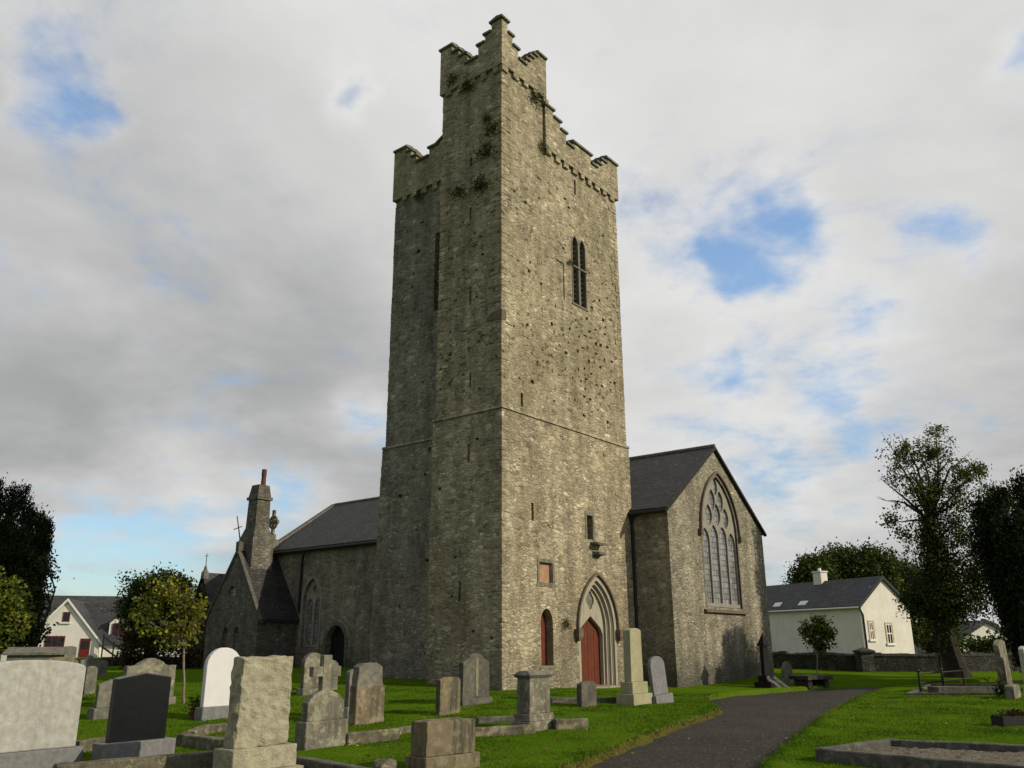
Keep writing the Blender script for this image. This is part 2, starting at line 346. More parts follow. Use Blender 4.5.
for s_, z0, z1 in ((1.43, 4.75, 5.3), (1.02, 8.3, 8.75), (4.4, 17.35, 18.0)): ct.box(s_-.06, s_+.06, -.5, .4, z0, z1)
ct.box(3.05, 3.55, -.5, .05, 12.75, 14.2)
for t_, z0, z1 in ((1.38, 17.0, 17.35), (1.38, 14.95, 15.4), (1.34, 11.8, 12.3), (1.30, 8.95, 9.45), (1.28, 6.5, 7.1), (1.56, 2.35, 2.9)): ct.box(-.5, .4, t_-.045, t_+.045, z0, z1)
ct.box(1.2, 2.3, 4.2, 4.72, 13.0, 16.2)
cut(tower, ct)
ct = MB(); grid = {}
for _ in range(1500):                        # lost stones: small dark sockets in the lit face
    s_ = random.uniform(.5, 6.9); z = random.uniform(8.6, 17.9)
    pr = .10 + 1.6*math.exp(-((s_-5.2)/1.5)**2 - ((z-11.3)/2.0)**2)
    if random.random() > pr*.5 or len(grid) > 85: continue
    if any(abs(s_-a) < .3 and abs(z-b) < .25 for a, b in grid) or (3.7 < s_ < 5.3 and 12.5 < z < 16.2) or abs(s_-4.4) < .3 and z > 17 or (2.8 < s_ < 3.8 and 12.5 < z < 14.5): continue
    grid[(s_, z)] = 1; w = random.uniform(.035, .10); h = random.uniform(.03, .075); a = random.uniform(-.3, .3)
    q = [(-w, -h), (w*random.uniform(.6, 1), -h*random.uniform(.5, 1)), (w, h*random.uniform(.5, 1)), (-w*random.uniform(.4, 1), h)]
    q = [(s_+x*math.cos(a)-y*math.sin(a), z+x*math.sin(a)+y*math.cos(a)) for x, y in q]; ct.prism(q, fR(-.5), fR(random.uniform(.06, .18)))
for _ in range(26):
    t_ = random.uniform(.3, 2.5); z = random.uniform(.6, 17)
    if abs(t_-1.35) < .25 or any(abs(t_+50-a) < .35 and abs(z-b) < .3 for a, b in grid): continue
    grid[(t_+50, z)] = 1; w = random.uniform(.03, .09); h = random.uniform(.02, .06)
    ct.prism([(t_-w, z-h), (t_+w, z-h*.7), (t_+w*.8, z+h), (t_-w*.9, z+h*.8)], fL(-.6), fL(.1))
for _ in range(26):
    t_ = random.uniform(3.2, 6.6); z = random.uniform(.6, 17.5)
    if abs(t_-4.4) < .5 and z > 12.5 or any(abs(t_+50-a) < .35 and abs(z-b) < .3 for a, b in grid): continue
    grid[(t_+50, z)] = 1; w = random.uniform(.04, .12); h = random.uniform(.03, .09)
    ct.prism([(t_-w, z-h), (t_+w, z-h*.7), (t_+w*.8, z+h), (t_-w*.9, z+h*.8)], fL(1.2), fL(1.88))
cut(tower, ct)
# quoins and proud stones
mb = MB()
def quoins(x, y, sx, sy, z0, z1, dd=0, dx=None):
    z = z0; k = 0
    while z < z1:
        h = random.uniform(.16, .38); a, b = (random.uniform(.4, .65), random.uniform(.2, .3)) if k % 2 else (random.uniform(.2, .3), random.uniform(.4, .65))
        pr = random.uniform(.003, .016); f = dd*(1-z/8.1) if z < 8.1 else 0
        fx = f if dx is None else dx*(1-z/8.1) if z < 8.1 else 0; x0, x1 = sorted((x-sx*(pr+fx), x+sx*a)); y0, y1 = sorted((y-sy*(pr+f), y+sy*b)); mb.box(x0, x1, y0, y1, z+.012, min(z+h, z1)-.012); z += h; k += 1
e_ = .055
quoins(-e_, -e_, 1, 1, -.1, 8.0, .025); quoins(0, 0, 1, 1, 8.15, 20.4); quoins(7.3+e_, -e_, -1, 1, -.5, 8.0, .025); quoins(7.3, 0, -1, 1, 8.15, 18.1)
quoins(-e_, 2.77+e_, 1, -1, -.1, 8.0, .025); quoins(0, 2.77, 1, -1, 8.15, 20.4); quoins(1.75-e_, 7.10, 1, -1, 0, 8.0, .2, .025); quoins(1.75, 7.0, 1, -1, 8.15, 18.1)
for _ in range(200):
    z = random.uniform(.2, 17.8); w = random.uniform(.08, .26); h = random.uniform(.05, .14); p = random.uniform(.004, .014) + (.085 if z < 8 else 0)
    if abs(z-8.07) < .3: continue
    which = random.random()
    if which < .5:
        u = random.uniform(.7, 6.5)
        if (3.4 < u < 6.4 and z < 5.6) or (1.4 < u < 2.7 and z < 3.8) or (3.6 < u < 5.4 and 12.4 < z < 16.3) or (2.7 < u < 3.9 and 12.4 < z < 14.5) or abs(u-4.4) < .5 and z > 17 or abs(u-1.2) < .5: continue
        mb.hull8([(u, -p, z), (u+w, -p*.7, z), (u+w, .02, z), (u, .02, z), (u+.01, -p*.8, z+h), (u+w-.02, -p, z+h), (u+w, .02, z+h), (u, .02, z+h)])
    elif which < .78:
        u = random.uniform(.5, 2.2)
        if abs(u+w/2-1.38) < .35: continue
        mb.hull8([(-p, u, z), (-p*.7, u+w, z), (.02, u+w, z), (.02, u, z), (-p*.8, u+.01, z+h), (-p, u+w-.02, z+h), (.02, u+w, z+h), (.02, u, z+h)])
    else:
        u = random.uniform(3.2, 6.3)
        if abs(u+w/2-4.4) < .7 and z > 12.5: continue
        p = p+(0 if z > 8 else .0); x = 1.75
        mb.hull8([(x-p, u, z), (x-p*.7, u+w, z), (x+.02, u+w, z), (x+.02, u, z), (x-p*.8, u+.01, z+h), (x-p, u+w-.02, z+h), (x+.02, u+w, z+h), (x+.02, u, z+h)])
bm = bmesh.new(); bm.from_mesh(tower.data); qm = mb.mesh('q'); bm.from_mesh(qm); bm.to_mesh(tower.data); bm.free(); bpy.data.meshes.remove(qm)
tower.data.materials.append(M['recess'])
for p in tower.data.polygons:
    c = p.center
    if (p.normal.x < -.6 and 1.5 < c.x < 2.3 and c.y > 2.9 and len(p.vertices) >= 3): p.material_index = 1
mb = MB(); mb.hull8([(-.034, -.034, 10.95), (.2, -.034, 10.97), (.2, .6, 11.0), (-.034, .62, 11.03), (-.036, -.036, 11.3), (.2, -.036, 11.3), (.2, .4, 11.27), (-.036, .42, 11.26)]); mb.build('red_corner_stone', M['hood'], tower)
# string course
mb = MB(); o = .10
for (a, b) in (((-o, -o), (7.3+o, .02)), ((-o, .02), (.02, 2.77+o)), ((.02, 2.75), (1.75, 2.77+o)), ((1.75-o, 2.9), (1.77, 7.12)), ((7.28, .02), (7.42, 7.12))):
    mb.hull8([(a[0], a[1], 8.035), (b[0], a[1], 8.035), (b[0], b[1], 8.035), (a[0], b[1], 8.035), (a[0]+.03, a[1]+.03, 8.13), (b[0]-.005, a[1]+.03, 8.13), (b[0]-.005, b[1]-.005, 8.13), (a[0]+.03, b[1]-.005, 8.13)])
mb.build('string_course', M['tower'], tower)
# turret upper stage
mb = MB(); mb.box(.003, 2.42, .003, 2.767, 18.9, 20.9); turret = mb.build('stair_turret', M['tower'], tower)
# parapets: a stepped outline per side, with copings and corbels
capb = MB(); parb = MB()
def parapet(prof, zb, f, th, inward, corbz, u0c, u1c):
    """prof: list of (u0,u1,ztop); f(u,d,z)-> point, d = distance outward from wall face"""
    pts = [(prof[0][0], zb)]
    for (a, b, z) in prof: pts += [(a, z), (b, z)] if not hasattr(z, '__len__') else [(a, z[0]), (b, z[1])]
    pts += [(prof[-1][1], zb)]
    parb.prism(pts, lambda p: f(p[0], .10, p[1]), lambda p: f(p[0], .10-th, p[1]))
    for i, (a, b, z) in enumerate(prof):
        za, zb_ = z if hasattr(z, '__len__') else (z, z)
        j = random.uniform(-.015, .015); e = .07; a_ = a-e+random.uniform(-.02, .02); b_ = b+e*.4+random.uniform(-.02, .02); q = []
        if i > 0 and not hasattr(prof[i-1][2], '__len__') and prof[i-1][2] > za: a_ = a+.005
        elif i < len(prof)-1 and not hasattr(prof[i+1][2], '__len__') and prof[i+1][2] > zb_: b_ = b-.005; a_ = a-e
        if i < len(prof)-1 and not hasattr(prof[i+1][2], '__len__') and prof[i+1][2] < zb_: b_ = b+e
        for zz, g in ((0.004, 0), (.085, 0)):
            q += [f(a_, .10+.075, za+zz+j*0), f(b_, .10+.075, zb_+zz), f(b_, .10-th-.06, zb_+zz), f(a_, .10-th-.06, za+zz)]
        capb.hull8(q)
        m_ = .10-th/2; capb.add([f(a_, .175, za+.0855), f(b_, .175, zb_+.0855), f(b_, m_, zb_+.15), f(a_, m_, za+.15), f(b_, .04-th, zb_+.0855), f(a_, .04-th, za+.0855)], [(0, 1, 2, 3), (3, 2, 4, 5), (0, 3, 5), (1, 4, 2), (0, 5, 4, 1)])
    u = u0c; k = 0
    while u < u1c-.1:
        w = random.uniform(.22, .34); hh = random.uniform(.14, .26)
        parb.hull8([f(u, .085, zb-hh), f(u+w, .085, zb-hh), f(u+w, -.05, zb-hh-.05), f(u, -.05, zb-hh-.05), f(u, .09, zb-.003), f(u+w, .09, zb-.003), f(u+w, -.05, zb-.003), f(u, -.05, zb-.003)])
        u += w + random.uniform(.22, .34)
R_ = lambda t0: (lambda u, d, z: (u, t0-d, z)); L_ = lambda s0: (lambda u, d, z: (s0-d, u, z)); RB = lambda s1: (lambda u, d, z: (s1+d, u, z)); BK = lambda t1: (lambda u, d, z: (u, t1+d, z))
parapet([(-.1, .22, 22.38), (.22, .50, 21.95), (.50, .82, 21.58), (.82, 1.28, 21.2), (1.28, 1.52, 21.48), (1.52, 1.76, 21.75), (1.76, 2.0, 21.98), (2.0, 2.52, 22.18)], 20.5, R_(0), .38, 1, .2, -.05, 2.5)
parapet([(.285, .38, 22.375), (.38, .68, 22.02), (.68, 1.0, 21.72), (1.0, 1.62, 21.25), (1.62, 1.95, 21.7), (1.95, 2.3, 22.05), (2.3, 2.87, 22.42)], 20.5, L_(0), .38, 1, .2, .1, 2.7)
parapet([(.285, .6, 22.17), (.6, .9, 21.8), (.9, 1.8, 21.2), (1.8, 2.2, 21.8), (2.2, 2.86, 22.3)], 20.5, RB(2.42), .38, 1, .2, .1, 2.7)
parapet([(.283, .6, 22.4), (.6, .9, 21.9), (.9, 1.6, 21.25), (1.6, 2.135, 22.0)], 20.5, BK(2.77), .38, 1, .2, .1, 2.3)
parapet([(2.43, 2.92, 20.17), (2.92, 3.36, 19.90), (3.36, 3.74, 19.60), (3.74, 4.22, 19.20), (4.22, 5.42, 19.48), (5.42, 5.85, 19.14), (5.85, 6.2, 19.40), (6.2, 6.58, 19.68), (6.58, 7.4, 19.95)], 18.38, R_(0), .42, 1, .2, 2.5, 7.3)
parapet([(2.8, 4.62, (21.0, 20.05)), (4.62, 5.08, 20.03), (5.08, 5.8, 19.68), (5.8, 6.1, 20.0), (6.1, 6.4, 20.35), (6.4, 7.1, 20.62)], 18.38, L_(1.75), .42, 1, .2, 2.9, 6.9)
parapet([(.325, .9, 19.95), (.9, 1.3, 19.6), (1.3, 2.3, 19.2), (2.3, 3.6, 19.6), (3.6, 4.6, 19.2), (4.6, 5.4, 19.6), (5.4, 6.2, 19.9), (6.2, 7.1, 20.2)], 18.38, RB(7.3), .42, 1, .2, .3, 6.9)
parapet([(2.075, 2.7, 20.5), (2.7, 3.2, 20.0), (3.2, 4.0, 19.4), (4.0, 5.2, 19.8), (5.2, 6.0, 19.4), (6.0, 6.975, 20.1)], 18.38, BK(7.0), .42, 1, .2, 2.2, 6.9)
parb.build('parapet', M['tower'], tower)
capb.build('coping', M['cap'], tower)
# door, windows and dressings of the lit face
mb = MB()
for (wo, wi, t0, t1) in ((1.15, 1.0, -.075, .10), (.998, .885, .02, .22), (.883, .78, .12, .456)):
    mb.ring(arch(DOORC, wo, DSPR, DE, 14, -.45), arch(DOORC, wi, DSPR, DE, 14, -.45), fR(t0), fR(t1))
for wo, t0 in ((1.0, -.01), (.885, .09)):      # rolls between the orders
    mb.tube([(x, t0+.02, z) for x, z in arch(DOORC, wo-.02, DSPR, DE, 14, -.4)], [.028]*31, 6)
darch = mb.build('door_arch', M['ashlar_pale'], tower)
mb = MB(); mb.ring(arch(DOORC, 1.225, DSPR, DE, 14, DSPR-.02), arch(DOORC, 1.155, DSPR, DE, 14, DSPR-.02), fR(-.16), fR(.0))
for sx in (-1.22, 1.22): mb.box(DOORC+sx-.13, DOORC+sx+.13, -.25, 0, DSPR-.27, DSPR-.025); mb.hull8([(DOORC+sx-.05, -.2, DSPR-.4), (DOORC+sx+.05, -.2, DSPR-.4), (DOORC+sx+.05, 0, DSPR-.4), (DOORC+sx-.05, 0, DSPR-.4), (DOORC+sx-.12, -.24, DSPR-.272), (DOORC+sx+.12, -.24, DSPR-.272), (DOORC+sx+.12, 0, DSPR-.272), (DOORC+sx-.12, 0, DSPR-.272)])
mb.build('hood_mould', M['hood'], tower)
mb = MB(); mb.prism(arch(DOORC, .777, DSPR, DE, 14, -.4), fR(.20), fR(.33)); tym = mb.build('tympanum', M['ashlar_pale'], tower)
ct = MB(); ct.prism([(DOORC-.70, -.8), (DOORC-.70, 1.42), (DOORC-.58, 1.62), (DOORC, 2.0), (DOORC+.58, 1.62), (DOORC+.70, 1.42), (DOORC+.70, -.8)], fR(.1), fR(.9))
ct.prism([(DOORC+.21*math.cos(a)*(1+.12*math.cos(4*a)), 2.5+.27*math.sin(a)*(1+.12*math.cos(4*a))) for a in np.linspace(0, 2*math.pi, 24, endpoint=False)], fR(.1), fR(.27)); cut(tym, ct)
mb = MB(); mb.prism([(DOORC+.2*math.cos(a), 2.5+.26*math.sin(a)) for a in np.linspace(0, 2*math.pi, 20, endpoint=False)], fR(.245), fR(.265)); mb.build('medallion', M['lime_gr'], tower)
mb = MB(); x = DOORC-.74
for k in range(8): mb.box(x+k*.185+.006, x+(k+1)*.185-.006, .345+.004*(k % 2), .39, -.45, 2.2)
mb.box(DOORC-.74, DOORC+.74, .354, .41, -.45, 2.2); mb.build('door', M['red'], tower)
mb = MB(); mb.box(DOORC-.8, DOORC+.8, -.45, .6, -.5, -.17); mb.build('door_step', M['ashlar'], tower)
mb = MB()
for k in range(4): mb.box(1.75+k*.165, 1.75+(k+1)*.165-.01, .17, .22, .49, 2.3)
mb.build('lancet_shutter', M['red'], tower)
mb = MB(); mb.box(1.68, 2.46, -.10, .16, .42, .495); mb.build('lancet_sill', M['cap'], tower)
mb = MB(); mb.box(1.72, 2.40, .03, .08, 2.92, 3.52); mb.build('blocked_window_board', M['board'], tower)
mb = MB()
for a in ((1.62, 2.50, 3.522, 3.63), (1.60, 2.52, 2.79, 2.918), (1.62, 1.718, 2.92, 3.52), (2.402, 2.50, 2.92, 3.52)): mb.box(a[0], a[1], -.09, .05, a[2], a[3])
mb.build('blocked_window_frame', M['cap'], tower)
mb = MB(); mb.box(4.425, 4.755, .22, .26, 4.45, 5.25)
for k in range(7): mb.box(4.425, 4.755, .15, .22, 4.5+k*.11, 4.535+k*.11)
mb.build('grille', M['louvre'], tower)
mb = MB()
for a in ((4.30, 4.89, 5.252, 5.38), (4.765, 4.86, 4.45, 5.25), (4.31, 4.415, 4.45, 5.25)): mb.box(a[0], a[1], -.08, .05, a[2], a[3])
mb.build('small_window_surround', M['cap'], tower)
mb = MB()
mb.hull8([(4.62, -.36, 4.27), (5.18, -.36, 4.27), (5.18, 0, 4.30), (4.62, 0, 4.30), (4.6, -.38, 4.34), (5.2, -.38, 4.34), (5.2, 0, 4.38), (4.6, 0, 4.38)])
mb.hull8([(4.75, -.30, 3.97), (5.15, -.30, 3.97), (5.2, 0, 3.93), (4.7, 0, 3.93), (4.75, -.32, 4.05), (5.15, -.32, 4.05), (5.2, 0, 4.08), (4.7, 0, 4.08)])
mb.build('stone_bracket', M['cap'], tower)
# belfry window
mb = MB()
for c in (4.27, 4.74): mb.ring(arch(c, .232, 15.2, .25, 8, 12.85), arch(c, .178, 15.2, .25, 8, 12.85), fR(-.015), fR(.30))
mb.box(4.0, 5.0, -.03, .3, 12.78, 12.848)
mb.box(4.02, 4.99, -.045, -.025, 14.28, 14.335)
bw = mb.build('belfry_window', M['ashlar_dk'], tower)
mb = MB()
for c in (4.27, 4.74):
    for k in range(15): z = 12.9+k*.19; mb.hull8([(c-.2, .1, z), (c+.2, .1, z), (c+.2, .26, z+.13), (c-.2, .26, z+.13), (c-.2, .1, z+.025), (c+.2, .1, z+.025), (c+.2, .26, z+.155), (c-.2, .26, z+.155)])
    mb.box(c-.2, c+.2, .43, .47, 12.86, 15.7)
mb.build('louvres', M['louvre'], tower)
mb = MB()
for k in range(2): mb.box(2.1, 2.15, 4.21+k*.25, 4.455+k*.25, 13.01, 16.19)
mb.build('recess_window', M['dark'], tower)

# ------------------------------------------------------------------ nave
N0, N1, NR, ZE, ZR, T0, T1 = 7.36, 15.6, 11.42, 5.72, 8.5, -1.52, 21.45
mb = MB(); mb.prism([(N0, -1.2), (N0, ZE), (NR, ZR), (N1, ZE-.1), (N1, -1.2)], lambda p: (p[0], T0, p[1]), lambda p: (p[0], T1, p[1])); nave = mb.build('nave', M['nave'], church)
WC, WW, WS, WE = 11.5, 1.52, 5.2, .85
ct = MB(); ct.prism(arch(WC, WW, WS, WE, 14, 2.4), fR(T0-.5), fR(T0+.42)); ct.prism(arch(17.87, .62, 3.2, .5, 10, 1.0), fL(N0-.6), fL(N0+.4)); ct.prism(arch(15.95, .66, 1.25, .1, 8, -.3), fL(N0-.6), fL(N0+.5)); cut(nave, ct)
mb = MB()
for (a, za, b, zb) in ((N0-.18, ZE-.11, NR, ZR+.012), (N1+.18, ZE-.21, NR, ZR+.012)):
    n = 16
    for i in range(n):
        t0_, t1_ = T0-.10+(T1+.05-T0)*i/n, T0-.10+(T1+.05-T0)*(i+1)/n
        sg0, sg1 = (-.05*math.sin(i*1.3) - .01*i*.9, -.05*math.sin((i+1)*1.3)-.01*(i+1)*.9); sg0 = max(sg0, -.0)*.6; sg1 = max(sg1, -.0)*.6
        mb.hull8([(a, t0_, za), (a, t1_, za), (b, t1_, zb), (b, t0_, zb), (a, t0_, za+.11), (a, t1_, za+.11), (b, t1_, zb+.12+sg1), (b, t0_, zb+.12+sg0)])
me = mb.mesh('roof'); roof_uv(me, 1); roof = link(me, 'nave_roof', M['slate'], nave)
mb = MB(); mb.tube([(NR, T0-.1, ZR+.13), (NR, T1, ZR+.13)], [.09, .09], 8); mb.build('ridge_tiles', M['cap'], nave)
mb = MB()      # barge edge of the gable
for sgn in (0, 1):
    a, za = (N0-.2, ZE-.16) if sgn == 0 else (N1+.2, ZE-.26)
    mb.hull8([(a, T0-.13, za+.0), (a, T0-.004, za+.0), (NR, T0-.004, ZR-.0), (NR, T0-.13, ZR-.0), (a, T0-.13, za+.10), (a, T0-.105, za+.10), (NR, T0-.105, ZR+.11), (NR, T0-.13, ZR+.11)])
mb.build('verge', M['iron'], nave)
mb = MB(); mb.prism(arch(WC, WW-.003, WS, WE, 14, 2.42), fR(T0+.07), fR(T0+.20)); trac = mb.build('gable_window', M['tracery'], nave)
lw = 2*WW/4
def oval(c, z, w, h, n=8):
    ys_ = np.linspace(-1, 1, n); r_ = [(c+w*(1-y*y)**.85, z+h*y) for y in ys_]; return r_+[(2*c-x, zz_) for x, zz_ in r_[1:-1][::-1]]
for k in range(4):
    c = WC-WW+lw*(k+.5); zz = 4.98 if k in (0, 3) else 5.16
    ct = MB(); ct.prism(arch(c, lw/2-.042, zz-.15, .16, 7, 2.55), fR(T0-.1), fR(T0+.6)); cut(trac, ct)
for c, z, w, h in ((WC-.73, 5.84, .29, .42), (WC, 5.92, .30, .44), (WC+.73, 5.84, .29, .42), (WC-.365, 6.47, .275, .42), (WC+.365, 6.47, .275, .42), (WC, 7.03, .20, .38)):
    ct = MB(); ct.prism(oval(c, z, w, h), fR(T0-.1), fR(T0+.6)); cut(trac, ct)
mb = MB(); mb.prism(arch(WC, WW-.004, WS, WE, 14, 2.42), fR(T0+.14), fR(T0+.16)); mb.build('window_glass', M['glassy'], nave)
mb = MB(); mb.ring(arch(WC, WW+.12, WS, WE, 14, 2.36), arch(WC, WW, WS, WE, 14, 2.36), fR(T0-.012), fR(T0+.2)); mb.build('window_surround', M['cap'], nave)
mb = MB(); mb.ring(arch(WC, WW+.20, WS, WE, 14, WS-.0), arch(WC, WW+.125, WS, WE, 14, WS-.0), fR(T0-.10), fR(T0))
for sx in (-1, 1): mb.box(WC+sx*(WW+.22)-.11, WC+sx*(WW+.22)+.11, T0-.14, T0, WS-.2, WS-.003)
mb.build('hood_mould', M['hood'], nave)
mb = MB(); mb.hull8([(WC-1.8, T0-.12, 2.2), (WC+1.8, T0-.12, 2.2), (WC+1.8, T0+.3, 2.2), (WC-1.8, T0+.3, 2.2), (WC-1.8, T0-.12, 2.28), (WC+1.8, T0-.12, 2.28), (WC+1.8, T0+.3, 2.43), (WC-1.8, T0+.3, 2.43)]); mb.build('window_sill', M['hood'], nave)
mb = MB()                                # side window of two lights
mb.prism(arch(17.87, .618, 3.2, .5, 10, 1.02), fL(N0+.15), fL(N0+.28)); sw = mb.build('side_window', M['ashlar'], nave)
ct = MB()
for c in (17.58, 18.16): ct.prism(arch(c, .21, 2.95, .16, 7, 1.12), fL(N0), fL(N0+.5))
ct.prism([(17.87+.14*math.cos(a), 3.72+.19*math.sin(a)) for a in np.linspace(0, 2*math.pi, 10, endpoint=False)], fL(N0), fL(N0+.5)); cut(sw, ct)
mb = MB(); mb.prism(arch(17.87, .61, 3.2, .5, 10, 1.02), fL(N0+.22), fL(N0+.24)); mb.build('window_glass', M['glassy'], nave)
mb = MB(); mb.ring(arch(17.87, .78, 3.2, .5, 10, 1.0), arch(17.87, .622, 3.2, .5, 10, 1.0), fL(N0-.02), fL(N0+.2)); mb.build('window_surround', M['ashlar'], nave)
mb = MB(); mb.box(N0+.3, N0+.36, 15.2, 16.7, -.2, 2.1)
for k in range(6): mb.box(N0+.285, N0+.3, 15.28+k*.225, 15.28+k*.225+.2, -.2, 2.1)
mb.build('side_door', M['dark'], nave)
mb = MB(); mb.ring(arch(15.95, .84, 1.25, .1, 8, -.3), arch(15.95, .662, 1.25, .1, 8, -.3), fL(N0-.03), fL(N0+.15)); mb.build('side_door_surround', M['vestry'], nave)
mb = MB(); mb.tube([(N0-.23, T0-.1, ZE-.14), (N0-.23, T1, ZE-.16)], [.075, .075], 8); mb.build('gutter', M['iron'], nave)
mb = MB(); mb.tube([(N0-.22, -.12, ZE-.15), (N0-.1, -.12, ZE-.5), (N0-.1, -.12, -.4)], [.055]*3, 8); mb.build('downpipe', M['iron'], nave)
mb = MB(); mb.tube([(N0-.22, 18.45, ZE-.15), (N0-.22, 18.45, ZE-.45), (N0-.08, 18.7, ZE-.75), (N0-.08, 18.72, 2.6)], [.055]*4, 8); mb.build('downpipe', M['iron'], nave)
mb = MB()
for sgn in (0, 1):                        # raised coping of the far gable
    a, za = (N0-.2, ZE-.1) if sgn == 0 else (N1+.2, ZE-.2)
    mb.hull8([(a, T1-.04, za), (a, T1+.3, za), (NR, T1+.3, ZR), (NR, T1-.04, ZR), (a, T1-.04, za+.22), (a, T1+.3, za+.22), (NR, T1+.3, ZR+.2), (NR, T1-.04, ZR+.2)])
mb.box(N0-.3, N0+.35, T1-.15, T1+.4, 5.3, 6.35); mb.box(N0-.18, N0+.22, T1-.05, T1+.3, 6.35, 6.62); mb.build('gable_coping', M['lime_gr'], nave)
mb = MB(); cy_, cz_ = T1-.02, 7.22
mb.box(N0-.04, N0+.08, cy_-.085, cy_+.085, 6.6, 7.86); mb.box(N0-.037, N0+.077, cy_-.42, cy_-.087, cz_-.085, cz_+.085); mb.box(N0-.037, N0+.077, cy_+.087, cy_+.42, cz_-.085, cz_+.085)
an = np.linspace(0, 2*math.pi, 24, endpoint=False); mb.ring([(cy_+.36*math.cos(a), cz_+.36*math.sin(a)) for a in an], [(cy_+.27*math.cos(a), cz_+.27*math.sin(a)) for a in an], fL(N0-.02), fL(N0+.06), True)
mb.build('celtic_cross', M['lime'], nave)

# ------------------------------------------------------------------ vestry
VS, VR, VA, VB, VE, VZ = 5.1, 20.95, 18.85, 23.05, 2.4, 5.45
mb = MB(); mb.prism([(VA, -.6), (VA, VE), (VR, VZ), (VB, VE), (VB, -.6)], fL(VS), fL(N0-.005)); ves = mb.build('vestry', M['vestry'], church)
ct = MB(); ct.prism([(VR+.2+.32*math.cos(a), 3.55+.32*math.sin(a)) for a in np.linspace(0, 2*math.pi, 20, endpoint=False)], fL(VS-.4), fL(VS+.2)); ct.prism(arch(6.3, .2, 1.7, .2, 7, .7), fR(VA-.4), fR(VA+.25))
for c in (20.5, 21.4): ct.prism(arch(c, .22, 1.6, .2, 7, .6), fL(VS-.4), fL(VS+.25))
cut(ves, ct)
mb = MB(); mb.prism([(VR+.2+.32*math.cos(a), 3.55+.32*math.sin(a)) for a in np.linspace(0, 2*math.pi, 20, endpoint=False)], fL(VS+.14), fL(VS+.16)); mb.build('round_window', M['glassy'], ves)
mb = MB(); mb.box(6.05, 6.55, VA+.17, VA+.19, .65, 2.2); mb.build('lancet_window', M['glassy'], ves)
for c in (20.5, 21.4): mb = MB(); mb.box(VS+.17, VS+.19, c-.24, c+.24, .58, 2.1); mb.build('lancet_window', M['glassy'], ves)
mb = MB()
for (a, b) in ((VA-.18, VR), (VB+.18, VR)):
    za = VE-.23; mb.hull8([(VS+.1, a, za), (N0-.01, a, za), (N0-.01, b, VZ+.012), (VS+.1, b, VZ+.012), (VS+.1, a, za+.1), (N0-.01, a, za+.1), (N0-.01, b, VZ+.13), (VS+.1, b, VZ+.13)])
me = mb.mesh('roof'); roof_uv(me, 0); link(me, 'vestry_roof', M['slate'], ves)
mb = MB()
for (a, b) in ((VA-.2, VR), (VB+.2, VR)):
    mb.hull8([(VS-.06, a, VE-.3), (VS+.14, a, VE-.3), (VS+.14, b, VZ-.02), (VS-.06, b, VZ-.02), (VS-.06, a, VE-.12), (VS+.14, a, VE-.12), (VS+.14, b, VZ+.22), (VS-.06, b, VZ+.22)])
mb.box(VS-.05, VS+.2, VR-.13, VR+.13, VZ+.1, VZ+.55); mb.build('gable_coping', M['tomb_gr'], ves)
mb = MB(); mb.tube([(VS+.1, VR, VZ+.5), (VS+.05, VR+.42, VZ+1.85)], [.035, .022], 6); mb.tube([(VS+.08, VR-.05, VZ+1.30), (VS+.08, VR+.66, VZ+1.2)], [.022, .022], 6)
mb.build('iron_cross', M['iron'], ves)
mb = MB(); cs, ctt = 6.1, 20.95
def frus(a, z0, b, z1): mb.hull8([(cs-a, ctt-a, z0), (cs+a, ctt-a, z0), (cs+a, ctt+a, z0), (cs-a, ctt+a, z0), (cs-b, ctt-b, z1), (cs+b, ctt-b, z1), (cs+b, ctt+b, z1), (cs-b, ctt+b, z1)])
frus(.62, 4.6, .60, 6.15); frus(.60, 6.15, .41, 6.75); frus(.41, 6.75, .38, 8.15); frus(.46, 8.15, .46, 8.30); frus(.40, 8.30, .31, 8.92); mb.build('chimney', M['vestry'], ves)
mb = MB(); mb.lathe([(.13, 8.9), (.11, 9.4), (.13, 9.45), (.12, 9.75)], (cs+.05, ctt-.12), 10); mb.build('chimney_pot', M['rust'], ves)
# ------------------------------------------------------------------ west porch
mb = MB(); mb.prism([(26.0, -.6), (26.0, 2.6), (27.05, 4.75), (28.1, 2.6), (28.1, -.6)], fL(7.2), fL(12)); por = mb.build('porch', M['vestry'], church); mb = MB()
mb.prism([(8.4, -.6), (8.4, 2.4), (11, 3.6), (13, 2.4), (13, -.6)], lambda p: (p[0], T1+.32, p[1]), lambda p: (p[0], 25.99, p[1])); mb.build('link_wall', M['vestry'], por)
mb = MB()
for (a, b) in ((25.9, 27.05), (28.2, 27.05)): mb.hull8([(7.05, a, 2.55), (12, a, 2.55), (12, b, 4.78), (7.05, b, 4.78), (7.05, a, 2.68), (12, a, 2.68), (12, b, 4.95), (7.05, b, 4.95)])
me = mb.mesh('roof'); roof_uv(me, 0); link(me, 'porch_roof', M['slate'], por)
mb = MB(); mb.lathe([(.22, 4.6), (.2, 4.95), (.1, 5.1), (.06, 5.3)], (7.2, 27.05), 8); mb.tube([(7.2, 27.05, 5.25), (7.2, 27.05, 6.0)], [.03, .02], 6); mb.tube([(7.2, 26.9, 5.85), (7.2, 27.2, 5.85)], [.02, .02], 6); mb.build('finial', M['lime_gr'], por)

